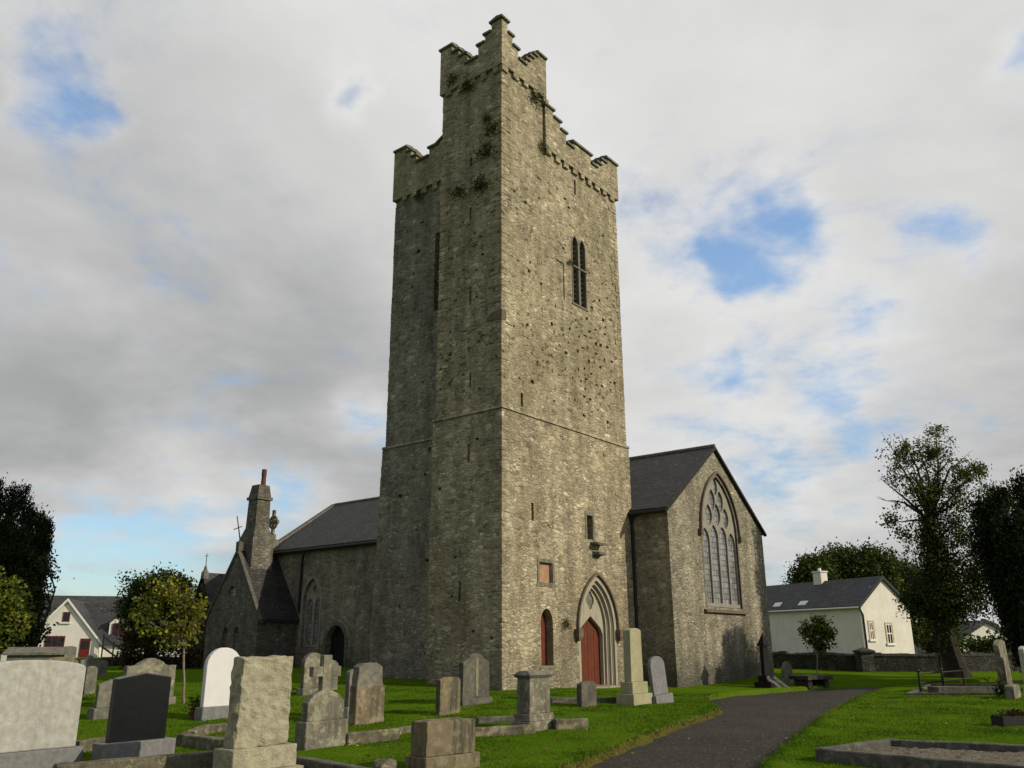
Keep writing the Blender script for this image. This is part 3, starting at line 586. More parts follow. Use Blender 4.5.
# ================================================================== leaves and trees
def leaves(name, C, size, mats, parent, up=0.0, aspect=.6, mi=None, nrm=None):
    n = len(C); rng = RNG
    d = rng.normal(size=(n, 3)); d[:, 2] = d[:, 2]*(1-up*.5) + up*2.2; d /= np.linalg.norm(d, axis=1)[:, None]
    e = rng.normal(size=(n, 3)); a = np.cross(d, e); a /= np.linalg.norm(a, axis=1)[:, None]
    sz = size*rng.uniform(.6, 1.35, n)[:, None]
    v = np.stack([C-d*sz*.5, C+a*sz*aspect*.5+d*sz*.05, C+d*sz*.5, C-a*sz*aspect*.5+d*sz*.05], 1).reshape(-1, 3)
    me = bpy.data.meshes.new(name); me.vertices.add(4*n); me.vertices.foreach_set('co', v.ravel()); me.loops.add(4*n); me.loops.foreach_set('vertex_index', np.arange(4*n, dtype=np.int32))
    me.polygons.add(n); me.polygons.foreach_set('loop_start', np.arange(0, 4*n, 4, dtype=np.int32)); me.polygons.foreach_set('loop_total', np.full(n, 4, np.int32))
    if len(mats) > 1: me.polygons.foreach_set('material_index', (mi if mi is not None else rng.integers(0, len(mats), n)).astype(np.int32))
    me.update(); me.validate(); return link(me, name, mats, parent)
def cloud(ells, nsub, per, sub_r, shell=.45, squash=1.0):
    out = []
    for (c, r, w) in ells:
        c = np.array(c); r = np.array(r); k = max(3, int(nsub*w))
        d = RNG.normal(size=(k, 3)); d /= np.linalg.norm(d, axis=1)[:, None]; rr = (shell+(1-shell)*RNG.random(k))*RNG.uniform(.82, 1.08, k)
        sc = c+d*r*rr[:, None]
        for s_ in sc:
            m_ = int(per*RNG.uniform(.5, 1.4)); out.append(s_+RNG.normal(size=(m_, 3))*sub_r*np.array([1, 1, squash])*RNG.uniform(.7, 1.3))
    return np.concatenate(out)
def limb_tree(mb, base, fork, tips, r0, r1, sub=0):
    base, fork = np.array(base), np.array(fork); n = 5
    pts = [base+(fork-base)*i/n + RNG.normal(size=3)*np.array([.012, .012, 0])*(0 < i < n) for i in range(n+1)]
    mb.tube(pts, [r0*(1.35 if i == 0 else 1)*(1-i/n)+r1*i/n for i in range(n+1)], 9)
    for tp in tips:
        tp = np.array(tp); m_ = (fork+tp)/2+RNG.normal(size=3)*.08*np.linalg.norm(tp-fork); m_[2] += .08*np.linalg.norm(tp-fork)
        mb.tube([fork-(fork-base)*.06, (fork*2+m_)/3, m_, (m_+tp)/2+RNG.normal(size=3)*.04, tp], [r1*.75, r1*.55, r1*.38, r1*.22, r1*.08], 6)
        for _ in range(sub):
            q = m_+(tp-m_)*RNG.random(); L = min(.9, np.linalg.norm(tp-fork)*.28); e = q+RNG.normal(size=3)*L*np.array([.6, .6, .45])+np.array([0, 0, .2*L])
            mb.tube([q, (q+e)/2+RNG.normal(size=3)*.03, e], [r1*.16, r1*.1, r1*.04], 5)
def pxell(px, py, Y, rx, ry, rdepth=None, w=1., dy=0):     # ellipsoid given by its centre pixel and radii in pixels at distance Y
    ppm = FPX/(Y*1.045); c = at(px, py, Y); c[1] += dy; r = (rx/ppm, (rdepth if rdepth else (rx+ry)/2/ppm), ry/ppm*1.03); return (c, r, w)
def gz(p): return float(hbase(p[0], p[1]))
def at_g(px, Y): p = at(px, 645, Y); p[2] = gz(p); return p

# ivy clad tree on the right
Y = 34.; tr = empty('ivy_clad_tree', at_g(957, Y), 0, 'tall leaning ivy covered tree with a thin airy top right of the white cottage', 'tree'); o_ = np.array(tr.location)
def loc(ells, o): return [(np.array(c)-o, r, w) for c, r, w in ells]
mb = MB(); P = lambda x, y, d=0: at(x, y, Y)-o_+np.array([0, d, 0])
b_ = P(961, 690); b_[2] = -.2
limb_tree(mb, b_, P(938, 615), [P(912, 570, .5), P(925, 530, 0), P(945, 530, .8), P(972, 570, -.6), P(962, 520, .6)], .46, .30)
tips = [P(888, 440), P(900, 432), P(915, 436), P(936, 428), P(950, 445), P(966, 455), P(982, 462), P(880, 478), P(884, 500), P(890, 520), P(912, 450, 1), P(940, 455, -1), P(925, 470, 1), P(975, 490), P(905, 480, -1), P(955, 470, 1)]
limb_tree(mb, P(936, 618), P(930, 520), [q*.97+P(930, 520)*.03 for q in tips], .3, .10, 5)
mb.build('trunk', M['bark'], tr)
el = [pxell(938, 598, Y, 28, 20, 1.0, 2.2), pxell(966, 590, Y, 22, 26, 1., 1.6), pxell(934, 560, Y, 15, 34, .6, 2.0), pxell(927, 520, Y, 8, 32, .4, 1.2), pxell(948, 540, Y, 16, 32, .9, .9), pxell(972, 552, Y, 12, 24, .9, .7), pxell(914, 602, Y, 15, 9, .8, .5), pxell(956, 505, Y, 17, 22, 1., .45), pxell(985, 585, Y, 10, 24, .8, .7), pxell(948, 618, Y, 18, 8, .7, .6), pxell(942, 640, Y, 7, 12, .3, .25)]
Cs = [cloud(loc(el, o_), 34, 90, .2)]
el = [pxell(905, 452, Y, 18, 20, 1., .8), pxell(932, 455, Y, 26, 24, 1.2, 1.6), pxell(965, 475, Y, 22, 18, 1.2, 1.1), pxell(912, 490, Y, 20, 20, 1., .8), pxell(935, 490, Y, 24, 26, 1.0, 1.3), pxell(893, 470, Y, 15, 32, .8, .5), pxell(892, 520, Y, 12, 20, .6, .3), pxell(905, 535, Y, 12, 20, .6, .35), pxell(988, 500, Y, 12, 24, .8, .5), pxell(940, 432, Y, 14, 6, .6, .3), pxell(978, 470, Y, 14, 10, .8, .5)]
C2 = cloud(loc(el, o_), 60, 20, .11, .05)
C = np.concatenate(Cs+[C2]); mi = np.concatenate([RNG.choice([0, 0, 0, 1], len(Cs[0])), RNG.choice([0, 1, 1], len(C2))]); leaves('crown', C, .105, [M['lf_dark'], M['lf_mid']], tr, 0, .6, mi)

def yew(name, base_px, Y, cols, label, leaf=.13, nsub=60, per=80, up=.8):
    t_ = empty(name, at_g(base_px, Y), 0, label, 'tree'); o = np.array(t_.location); mb = MB(); el = []
    for (px, ytop, ybot, rx, dy) in cols:
        top = at(px, ytop, Y+dy)-o; bot = at(px*.6+base_px*.4, ybot, Y+dy)-o; ppm = FPX/((Y+dy)*1.045)
        h = top[2]-bot[2]; r = rx/ppm
        for k in range(6):
            f = (k+.4)/6; c = bot+(top-bot)*f; rr = r*(.75+.35*math.sin(math.pi*min(1, f*1.05)))*(1 if f < .8 else .72); el.append((c, (rr, rr, h/8), 1.0))
        mb.tube([np.array([0, 0, -.2])+np.array([(px-base_px)/ppm*.15, 0, 0]), bot*.7, bot+(top-bot)*.6], [.16, .11, .04], 7)
    mb.build('trunk', M['bark'], t_); C = cloud(el, nsub/6, per, .10, .35, 2.0); leaves('crown', C, leaf, [M['lf_yew'], M['lf_dark']], t_, up, .34, RNG.choice([0, 0, 0, 0, 1], len(C))); return t_
yew('yew_tree', 1048, 30., [(978, 505, 590, 16, 0), (990, 500, 625, 16, .6), (1000, 488, 620, 20, -.3), (1022, 474, 640, 20, .5), (1045, 462, 650, 24, 0), (1070, 465, 640, 26, -.4), (1095, 480, 620, 24, .3), (1112, 505, 600, 18, 0), (1020, 500, 640, 22, 1.3), (1060, 490, 640, 26, 1.4), (1030, 520, 650, 22, -1.2), (1070, 520, 650, 24, -1.3), (1000, 545, 640, 18, .8), (1012, 560, 660, 16, 0)], 'dense dark vase shaped yew at the right edge beyond the leaning headstone', .14, 90, 95)
yew('yew_tree', 8, 38., [(-2, 485, 625, 13, 0), (12, 489, 630, 12, .4), (24, 488, 630, 11, -.3), (33, 508, 632, 10, .2), (43, 515, 625, 9, 0), (48, 524, 610, 6, .5), (-16, 492, 630, 14, .6), (5, 520, 640, 18, -1), (25, 530, 640, 14, -1)], 'tall dark upright yew with ragged finger tops at the left edge', .16, 80, 80)

def broad(name, base_px, Y, els, fork_y, label, mats, leaf, nsub, per, sub_r, r0=.25, group=None, shell=.45, barkm='bark', sub=2, mi=None, cat='tree', base_y=None):
    b = G(base_px, base_y) if base_y else at_g(base_px, Y)
    Y = b[1]; t_ = empty(name, b, 0, label, cat, group); o = np.array(t_.location); E_ = loc([pxell(e[0], e[1], Y, e[2], e[3], e[4], e[5], e[6] if len(e) > 6 else 0) for e in els], o)
    mb = MB(); fk = at(base_px, fork_y, Y)-o; fk[0] = at(base_px, fork_y, Y)[0]-o[0]
    limb_tree(mb, (0, 0, -.1), fk, [np.array(e[0])+np.array([0, 0, e[1][2]*.45])*RNG.uniform(.3, 1) for e in E_]+[np.array(e[0])+RNG.normal(size=3)*np.array(e[1])*.5 for e in E_], r0, r0*.6, sub)
    mb.build('trunk', M[barkm], t_); C = cloud(E_, nsub, per, sub_r, shell); leaves('crown', C, leaf, [M[k] for k in mats], t_, 0, .62, mi); return t_
broad('sapling', 184, 20, [(150, 610, 20, 22, .45, 1), (172, 595, 24, 18, .5, 1.1), (193, 612, 18, 22, .45, 1), (165, 630, 26, 17, .5, 1.1), (186, 632, 18, 16, .4, .7), (160, 590, 18, 12, .3, .5)], 642, 'slim yellow green young tree beside the white headstone', ['lf_lime', 'lf_mid', 'lf_lime', 'lf_brown', 'lf_lime'], .10, 19, 22, .09, .035, None, .1, 'barkpale', 3, base_y=703)
broad('sapling', 817, 29, [(808, 632, 8, 10, .3, .8), (820, 626, 11, 9, .4, 1), (828, 635, 7, 9, .3, .7), (817, 639, 11, 8, .3, .8), (820, 648, 5, 5, .2, .4)], 657, 'small round headed young tree with a pale stem beside the table tomb', ['lf_mid', 'lf_mid', 'lf_dark'], .11, 30, 24, .10, .03, None, .1, 'barkpale', 2, base_y=685.5)
broad('ivy_bush', 152, 46, [(152, 600, 32, 26, 1.6, 2.2), (175, 606, 26, 32, 1.4, 1.6), (146, 622, 24, 30, 1.4, 1.6), (163, 590, 24, 16, 1.2, 1)], 650, 'broad dark ivy smothered tree behind the slim young tree', ['lf_dark', 'lf_dark', 'lf_mid'], .17, 60, 50, .2, .5)
broad('brown_bush', 140, 45.2, [(134, 650, 14, 26, .8, 1), (148, 658, 18, 24, .8, 1), (172, 660, 18, 22, .8, 1), (195, 665, 14, 16, .6, .7)], 665, 'brown stemmed undergrowth under the dark ivy smothered tree', ['lf_brown', 'lf_dark', 'lf_brown', 'lf_yew'], .14, 50, 34, .2, .16, cat='bush')
broad('broadleaf_tree', 4, 30, [(-4, 600, 22, 26, .9, 1.4), (10, 612, 15, 24, .8, 1), (-16, 610, 24, 30, .9, 1.2), (4, 632, 16, 18, .8, 1), (18, 622, 7, 10, .4, .4)], 655, 'mid green broadleaf tree in front of the tall left yew', ['lf_mid', 'lf_mid', 'lf_dark', 'lf_lime'], .15, 46, 34, .16, .16)
broad('hanging_tree', 34, 37, [(30, 610, 14, 26, .9, 1), (18, 625, 14, 18, .9, 1), (44, 566, 9, 20, .7, .3), (44, 585, 10, 18, .7, .35), (36, 632, 8, 9, .6, .4), (12, 642, 18, 10, .8, .8)], 652, 'dark drooping tree leaning out from beneath the tall left yew', ['lf_dark', 'lf_yew', 'lf_dark'], .15, 46, 26, .18, .16, sub=0)
fart = [(812, 576, 18, 18, 78, 'dark rounded tree behind the white cottage chimney', 1.0), (838, 566, 26, 18, 82, 'broad dark tree rising behind the middle of the cottage roof', 1.3), (872, 570, 26, 22, 80, 'dark bushy tree behind the cottage gable apex', 1.2), (905, 588, 24, 30, 84, 'dark tree filling the gap between cottage gable and ivy clad tree', 1.2)]
for px, py, rx, ry, Y, lb, w in fart:
    broad('background_tree', px, Y, [(px-rx*.4, py+6, rx*.7, ry*.9, 3, w), (px+rx*.4, py+4, rx*.7, ry, 3, w), (px, py-2, rx*.6, ry*.9, 3, w), (px, py+ry, rx, ry*1.2, 3, w)], 640, lb, ['lf_dark', 'lf_dark', 'lf_mid'], .27, 60, 60, .42, .35, 'trees behind the white cottage')
hed = [(940, 640, 18, 16, 58, 'leafy hedge bush under the ivy clad tree beside the cottage gable'), (990, 655, 34, 14, 50, 'low dark hedge bush behind the leaning headstone'), (1060, 640, 40, 24, 60, 'dark hedge bush outside the frame beyond the yew'), (15, 666, 30, 7, 52, 'low dark hedge left of the white dormer house')]
for px, py, rx, ry, Y, lb in hed:
    broad('hedge_bush', px, Y, [(px-rx*.45, py, rx*.6, ry, 1.2, 1), (px+rx*.4, py, rx*.6, ry, 1.2, 1), (px, py-ry*.3, rx*.6, ry, 1.2, 1)], 658, lb, ['lf_dark', 'lf_mid', 'lf_dark'], .2, 45, 34, .22, .12, cat='hedge')
# far woodland as one mass
Cw = []
for k in range(260):
    a = rad(-75+150*k/260); R = random.uniform(230, 300); hh = random.uniform(3, 6.5); c = np.array([R*math.sin(a), R*math.cos(a), hh*.45-.3]); Cw.append(c+RNG.normal(size=(90, 3))*np.array([4, 3, hh*.3]))
Cw = np.concatenate(Cw); Cw[:, 2] = np.abs(Cw[:, 2]+.3)-.3
tag(leaves('far_woodland', Cw, 1.5, [M['lf_dark'], M['lf_mid']], None), 'low dark line of far trees along the horizon', 'woodland', kind='stuff')

# plants rooted in the tower walls
def tuft_mesh(n, r, leaf):
    C = RNG.normal(size=(n, 3))*np.array([r, r*.5, r*.75]); C[:, 2] -= np.abs(C[:, 0])*.3; return C
tuft_src = []
for k in range(3): 
    o = leaves('wall_plant', tuft_mesh(260, .15, .1), .075, [M['lf_dark'], M['lf_brown'], M['lf_mid']], None, 0, .45); tuft_src.append(o)
def loc2w(s, t, z): return B0+dR*s+dL*t+np.array([0, 0, z])
spots = [(-.08, .62, 17.35, 1.5, 'big dark leafy tuft below the slit high on the shaded turret face'), (-.08, .85, 16.1, 1.5, 'dark tuft lowest on the shaded turret face'), (-.08, .35, 18.1, 1.3, 'dark tuft nearest the corner high on the shaded turret face'), (-.08, 1.9, 16.2, 1.1, 'dark tuft at the left side of the shaded turret face'), (-.08, .6, 18.6, .8, 'small dark tuft uppermost of those on the shaded turret face'), (-.12, 2.2, 20.9, 1.1, 'dark tuft growing in the left turret parapet'), (-.1, 1.5, 20.35, 1.2, 'dark tuft on the turret corbels of the shaded face'), (1.9, -.1, 20.25, 1.3, 'green brown tuft on the turret corbels of the sunlit face'), (2.3, -.08, 18.35, 1.0, 'small tuft where the main parapet meets the sunlit turret'), (3.05, -.1, 1.75, .8, 'small brown tuft left of the doorway arch'), (3.85, -.08, 14.35, .6, 'tiny tuft left of the belfry window'), (1.62, 5.6, 18.1, .8, 'small dark tuft below the parapet of the recessed tower wall')]
for i, (s, t_, z, sc, lb) in enumerate(spots):
    src = tuft_src[i % 3]
    if i < 3: o = src
    else: o = src.copy(); COL.objects.link(o)
    o.location = loc2w(s, t_, z); o.scale = (sc, sc, sc); o.rotation_euler = (0, 0, (math.pi/2-AZ) + (math.pi/2 if s < 1 or s == 1.62 else 0)); tag(o, lb, 'wall plant', 'plants rooted in the tower walls')

# ================================================================== ground, path, grass
xs = np.concatenate([[-2500, -900, -400, -200, -120, -80, -55], np.arange(-40, -3, .4), np.arange(-3, 11, .11), np.arange(11, 42, .4), [55, 80, 120, 200, 400, 900, 2500]])
ys = np.concatenate([[-400, -100, -30, -12], np.arange(-4, 9.5, .5), np.arange(9.5, 33, .11), np.arange(33, 60, .6), [75, 100, 140, 200, 400, 900, 2500]])
X, Yg = np.meshgrid(xs, ys); P2 = np.stack([X.ravel(), Yg.ravel()], 1); sd = sdist(P2, PP)
bumpy = np.array([mnoise.noise(Vector((p[0]*.9, p[1]*.9, 0)))*.02 + mnoise.noise(Vector((p[0]*3.1, p[1]*3.1, 5)))*.008 if abs(p[0]) < 45 and -5 < p[1] < 60 else 0 for p in P2])
wob = np.array([mnoise.noise(Vector((p[0]*2.3, p[1]*2.3, 9)))*.09+mnoise.noise(Vector((p[0]*7, p[1]*7, 3)))*.04 if abs(p[0]-4) < 12 and 5 < p[1] < 40 else 0 for p in P2])
sdw = sd+wob
z = hbase(P2[:, 0], P2[:, 1])+bumpy-.17*(1-sst(-.06, .06, sdw))+.03*np.exp(-((sdw-.2)/.2)**2)
nx, ny = len(xs), len(ys); idx = np.arange(nx*ny).reshape(ny, nx)
F4 = np.stack([idx[:-1, :-1], idx[:-1, 1:], idx[1:, 1:], idx[1:, :-1]], -1).reshape(-1, 4)
def gridmesh(name, V, F):
    me = bpy.data.meshes.new(name); me.vertices.add(len(V)); me.vertices.foreach_set('co', V.astype(np.float32).ravel()); me.loops.add(F.size); me.loops.foreach_set('vertex_index', F.astype(np.int32).ravel())
    k = F.shape[1]; me.polygons.add(len(F)); me.polygons.foreach_set('loop_start', np.arange(0, F.size, k, dtype=np.int32)); me.polygons.foreach_set('loop_total', np.full(len(F), k, np.int32)); me.polygons.foreach_set('use_smooth', np.ones(len(F), bool)); me.update(); me.validate(); return me
me = gridmesh('ground', np.stack([P2[:, 0], P2[:, 1], z], 1), F4)
m, t, b, oc = mat('lawn')
n1 = t.noise(oc, .35, 5, .6); n2 = t.noise(oc, 2.3, 5, .65); n3 = t.noise(oc, 30, 4, .7)
col = t.mix(t.step(n1, .35, .68), (.058, .120, .006), (.086, .155, .008)); col = t.mix(t.math('MULTIPLY', t.step(n2, .52, .72), .6), col, (.11, .140, .016))
col = t.mix(1, col, t.math('MULTIPLY_ADD', n3, 1.3, .35), 'MULTIPLY')
at_ = t.new('ShaderNodeAttribute', attribute_name='edge'); ef = t.math('MULTIPLY', at_.outputs['Fac'], t.step(t.math('ADD', n2, t.math('MULTIPLY', n3, .5)), .45, .75))
ef2 = t.math('MINIMUM', t.math('MULTIPLY', at_.outputs['Fac'], t.math('MULTIPLY_ADD', n3, .9, .45)), 1)
col = t.mix(ef2, col, t.mix(t.step(n3, .4, .6), (.05, .029, .016), (.115, .07, .036)))
t.put(b.inputs['Base Color'], col); t.put(b.inputs['Normal'], t.bump(t.math('ADD', n3, n2), .03)); b.inputs['Roughness'].default_value = 1; b.inputs['Specular IOR Level'].default_value = .0
gr = link(me, 'ground', m); tag(gr, kind='structure')
ea = me.attributes.new('edge', 'FLOAT', 'POINT')
leftside = np.array([1.0 if (p[0] < 3.6+.32*(p[1]-14) and p[1] < 24) else .25 for p in P2])
ea.data.foreach_set('value', (np.clip(1-np.abs(sdw+.02)/.15, 0, 1)*leftside*(np.abs(P2[:, 0]) < 20)).astype(np.float32))
# path sheet
pxs = np.arange(-6, 48, .2); pys = np.arange(-9, 50, .2); X, Yg = np.meshgrid(pxs, pys); Q = np.stack([X.ravel(), Yg.ravel()], 1); sp = sdist(Q, PP)
zz = hbase(Q[:, 0], Q[:, 1])-.105+np.clip(-sp, 0, 1.2)*.03; idx = np.arange(len(Q)).reshape(len(pys), len(pxs))
Fp = np.stack([idx[:-1, :-1], idx[:-1, 1:], idx[1:, 1:], idx[1:, :-1]], -1).reshape(-1, 4); keep = (sp[Fp].min(1) < .12); Fp = Fp[keep]; us, inv = np.unique(Fp, return_inverse=True)
me = gridmesh('path', np.stack([Q[us, 0], Q[us, 1], zz[us]], 1), inv.reshape(-1, 4))
m, t, b, oc = mat('worn asphalt'); n1 = t.noise(oc, .6, 5, .6); n2 = t.noise(oc, 5, 5, .7); n3 = t.noise(oc, 60, 3, .7)
col = t.mix(t.step(n1, .35, .65), (.018, .0165, .015), (.028, .025, .021)); col = t.mix(1, col, t.math('MULTIPLY_ADD', n3, 1.2, .4), 'MULTIPLY'); col = t.mix(t.math('MULTIPLY', t.step(n2, .56, .68), .35), col, (.065, .056, .04))
n4 = t.noise(oc, 1.7, 6, .7); col = t.mix(t.math('MULTIPLY', t.step(n4, .55, .62), .45), col, (.016, .015, .013)); col = t.mix(t.math('MULTIPLY', t.step(n4, .40, .34), .5), col, (.045, .039, .029)); col = t.mix(1, col, (1.25, 1.22, 1.18), 'MULTIPLY'); vo = t.voro(oc, 38).outputs['Color']; sp_ = t.new('ShaderNodeSeparateColor'); t.put(sp_.inputs[0], vo); col = t.mix(t.math('MULTIPLY', t.step(sp_.outputs[0], .90, .95), .8), col, (.11, .10, .085))
t.put(b.inputs['Base Color'], col); t.put(b.inputs['Normal'], t.bump(t.math('ADD', n3, n2), .012)); b.inputs['Roughness'].default_value = .93
tag(link(me, 'path', m), kind='structure')
# fallen leaves
lx = []
for c_, sx_, n_ in ((G(700, 745), 2.2, 150), (G(840, 700), 3.0, 170), (G(560, 740), 3.5, 160), (G(905, 715), 4.0, 200), (G(190, 735), 3.0, 160), (G(330, 715), 4.0, 120)):
    q = c_[:2]+RNG.normal(size=(n_, 2))*sx_; sq = sdist(q, PP); zq = hbase(q[:, 0], q[:, 1])+np.where(sq < 0, -.085, .035); lx.append(np.column_stack([q, zq]))
lo = leaves('fallen_leaves', np.concatenate(lx), .07, [M['leaf_litter'], M['lf_brown'], M['lf_lime']], None, 0, .7); mm_ = lo.data
vv = np.empty(len(mm_.vertices)*3, np.float32); mm_.vertices.foreach_get('co', vv); vv = vv.reshape(-1, 4, 3); vv[:, :, 2] = vv[:, :, 2].mean(1, keepdims=True)+(vv[:, :, 2]-vv[:, :, 2].mean(1, keepdims=True))*.35; mm_.vertices.foreach_set('co', vv.ravel()); mm_.update(); tag(lo, 'scattered brown fallen leaves on the path and lawns', 'leaves', kind='stuff')
# grass blades
def blades(n, y0, y1, h, w, xl=.66):
    yy = y0*(y1/y0)**RNG.random(n); xx = RNG.uniform(-1, 1, n)*yy*xl; s_ = sdist(np.stack([xx, yy], 1), PP); k = s_ > .0
    # keep clear of the building
    d = np.stack([xx, yy], 1)-B0[:2]; ls = d@dR[:2]; lt = d@dL[:2]; k &= ~((ls > -.1) & (ls < 7.5) & (lt > -.1) & (lt < 7.4)) & ~((ls > 7.2) & (ls < 15.8) & (lt > -1.7))
    return xx[k], yy[k], s_[k]
gx, gy, gs = blades(300000, 10.2, 27, .05, .012); n = len(gx)
ptc = np.array([mnoise.noise(Vector((a*.8, c*.8, 2))) for a, c in zip(gx, gy)])
hgt = RNG.uniform(.012, .030, n)*(1+.5*ptc)*(1+1.2*np.exp(-(gs/.12)**2)); ang = RNG.uniform(0, 6.283, n); wd = RNG.uniform(.005, .009, n)*(gy/11); ln = RNG.normal(size=(n, 2))*hgt[:, None]*.5
gz_ = hbase(gx, gy)+.0-.012+.03*np.exp(-((gs-.2)/.2)**2)-.17*(1-sst(-.06, .06, gs))
V = np.stack([np.stack([gx-np.cos(ang)*wd, gy-np.sin(ang)*wd, gz_], 1), np.stack([gx+np.cos(ang)*wd, gy+np.sin(ang)*wd, gz_], 1), np.stack([gx+ln[:, 0], gy+ln[:, 1], gz_+hgt+.012], 1)], 1).reshape(-1, 3)
me = gridmesh('grass', V, np.arange(3*n).reshape(-1, 3))
gm = leafmat('grass blades', (.046, .105, .005), (.112, .180, .012), .35, .45); dry = leafmat('dry grass', (.20, .135, .06), (.12, .085, .035), .2)
me.materials.append(gm); me.materials.append(dry); me.polygons.foreach_set('material_index', np.where((gs < .05) & (gx < 3.6+.32*(gy-14)) & (RNG.random(n) < .75) | (RNG.random(n) < .012), 1, 0).astype(np.int32))
go = bpy.data.objects.new('grass', me); COL.objects.link(go); tag(go, 'short mown green grass covering the churchyard lawns', 'grass', kind='stuff')

# ================================================================== graves
NAZ = 128
def orient(naz): return math.pi-rad(naz)
def rounded(w, h, drop, n=12):         # segmental top
    return [(-w/2, 0), (w/2, 0)]+[(w/2*math.cos(a), h-drop+drop*math.sin(a)) for a in np.linspace(0, math.pi, n)]
def gabled(w, h, drop): return [(-w/2, 0), (w/2, 0), (w/2, h-drop), (0, h), (-w/2, h-drop)]
def shoulder(w, h, sh, cw):
    return [(-w/2, 0), (w/2, 0), (w/2, h-sh), (w/2-.02, h-sh+.02)] + [(cw/2*math.cos(a), h-cw*.5+cw*.5*math.sin(a)) for a in np.linspace(0, math.pi, 9)] + [(-w/2+.02, h-sh+.02), (-w/2, h-sh)]
def ogee(w, h):
    r = []
    for i in range(21):
        u = i/20*2-1; z = h*(.72+.28*math.cos(u*math.pi/2*1.0)**2) if abs(u) < .62 else h*(.72+.28*math.cos(.62*math.pi/2)**2)-.0
        r.append((w/2*u, z))
    return [(w/2, 0)]+r[::-1]+[(-w/2, 0)]
def slab(mb, out, th, z0=0, y=0): mb.prism(out, lambda p: (p[0], y-th/2, p[1]+z0), lambda p: (p[0], y+th/2, p[1]+z0))
STONES = 'headstones standing in the churchyard'
def stone(px, ybase, wpx, ytop, shape, m, label, th=.14, tiers=(), naz=NAZ, name='headstone', tilt=(0, 0), rough=0, bev=.012, cat='headstone', pm=None, shape_args=(), group=STONES, wmul=1., sub=0, rs=6):
    p = G(px, ybase); ppm = FPX/float((p-CAM)@cF); n = np.array([math.sin(rad(naz)), math.cos(rad(naz))]); vd = (CAM-p)[:2]; vd /= np.linalg.norm(vd); ca = max(.35, abs(float(vd@n)))
    W = wpx/ppm/ca*wmul; H = at(px, ytop, p[1])[2]-p[2]
    t_ = empty(name, p, orient(naz), label, cat, group); t_.rotation_euler = (tilt[0], tilt[1], orient(naz)); z = -.12; zt = 0
    mbp = MB()
    for (dw, hpx, dt) in tiers:
        hh = hpx/ppm; z1 = zt+hh; mbp.box(-W/2-dw, W/2+dw, -th/2-dt, th/2+dt, z, z1); z = z1; zt = z1
    if tiers:
        pl = mbp.build('plinth', pm or m, t_); bake(pl, BEVEL=dict(width=.01, segments=1, limit_method='ANGLE'))
        if rough: roughen(pl, rough*.5, rs, 3)
    mb = MB(); H2 = H-zt; out = shape(W, H2, *shape_args); slab(mb, [(x, v-(.15 if v <= .001 and not tiers else 0)) for x, v in out], th, zt)
    s_ = mb.build('slab', m, t_)
    if bev: bake(s_, BEVEL=dict(width=bev, segments=2, limit_method='ANGLE', angle_limit=rad(40)))
    if rough: roughen(s_, rough, rs, sub or 4)
    return t_, W, H, zt, ppm
big, W, H, zt, ppm = stone(12, 772, 104, 660, rounded, M['granite'], 'huge pale grey lichened slab cut by the left edge of the picture', .22, ((.09, 19, .07),), pm=M['granite_dk'], shape_args=(.12,), bev=.02)
mb = MB(); mb.box(-W/2-.07, -W/2-.002, -.17, .10, zt+.001, H-.1); mb.build('side_pilaster', M['granite_dk'], big)
stone(133, 762, 52, 672.5, gabled, M['black'], 'polished black headstone with a shallow peaked top on a grey base', .12, ((.12, 20, .10),), pm=M['granite_dk'], shape_args=(.07,), bev=.015)
stone(146, 706, 46, 658, ogee, M['lime'], 'weathered brown headstone with curved scroll top behind the black headstone', .16, ((.05, 8, .05),), rough=.012)
stone(107, 718, 24, 679, gabled, M['lime_gr'], 'small plain grey headstone between the huge slab and the black headstone', .1, ((.08, 10, .08),), shape_args=(.10,))
stone(218, 718, 33, 647.5, rounded, M['marble'], 'clean white round topped headstone on a pale grey base', .12, ((.06, 11, .08),), pm=M['granite_dk'], shape_args=(.36,), bev=.015)
stone(254, 776, 52, 657, lambda w, h: [(-w/2, 0), (w/2, 0), (w/2*.98, h*.5), (w/2*.96, h), (-w/2*.93, h), (-w/2*.97, h*.5)], M['rock'], 'rough hewn pale granite block headstone on a stepped base', .24, ((.17, 7, .17), (.08, 21, .09)), name='headstone', rough=.026, sub=8, rs=9, bev=.02)
stone(311, 694, 19, 652.5, lambda w, h: rounded(w, h, w*.45), M['lime'], 'narrow round topped mossy headstone behind the stone cross', .14, ((.06, 6, .06),), rough=.008)
# stone cross on a shouldered slab
c9, W, H, zt, ppm = stone(321, 747, 36, 690, lambda w, h: [(-w/2, 0), (w/2, 0), (w/2, h*.62), (w*.33, h*.86), (w*.12, h), (-w*.12, h), (-w*.33, h*.86), (-w/2, h*.62)], M['lime'], 'lichened headstone topped by a plain stone cross', .15, ((.06, 25, .06),), rough=.008)
mb = MB(); k = 1/ppm; ch = H; aw = .5*23*k/.75
mb.box(-5.5*k, 5.5*k, -.055, .055, ch-.04, ch+34*k); mb.box(-aw-3*k, -5.5*k-.001, -.052, .052, ch+13*k, ch+23*k); mb.box(5.5*k+.001, aw+3*k, -.052, .052, ch+13*k, ch+23*k); x_ = mb.build('cross', M['lime'], c9); bake(x_, BEVEL=dict(width=.008, segments=1)); roughen(x_, .006, 8, 2)
s10, W, H, zt, ppm = stone(366, 723, 29, 663, lambda w, h: [(-w/2, 0), (w/2, 0), (w/2*.97, h*.62), (-w/2*.95, h*.62)], M['lime_br'], 'brown headstone with a narrower rough grey upper half beside the stone cross', .20, (), rough=.010)
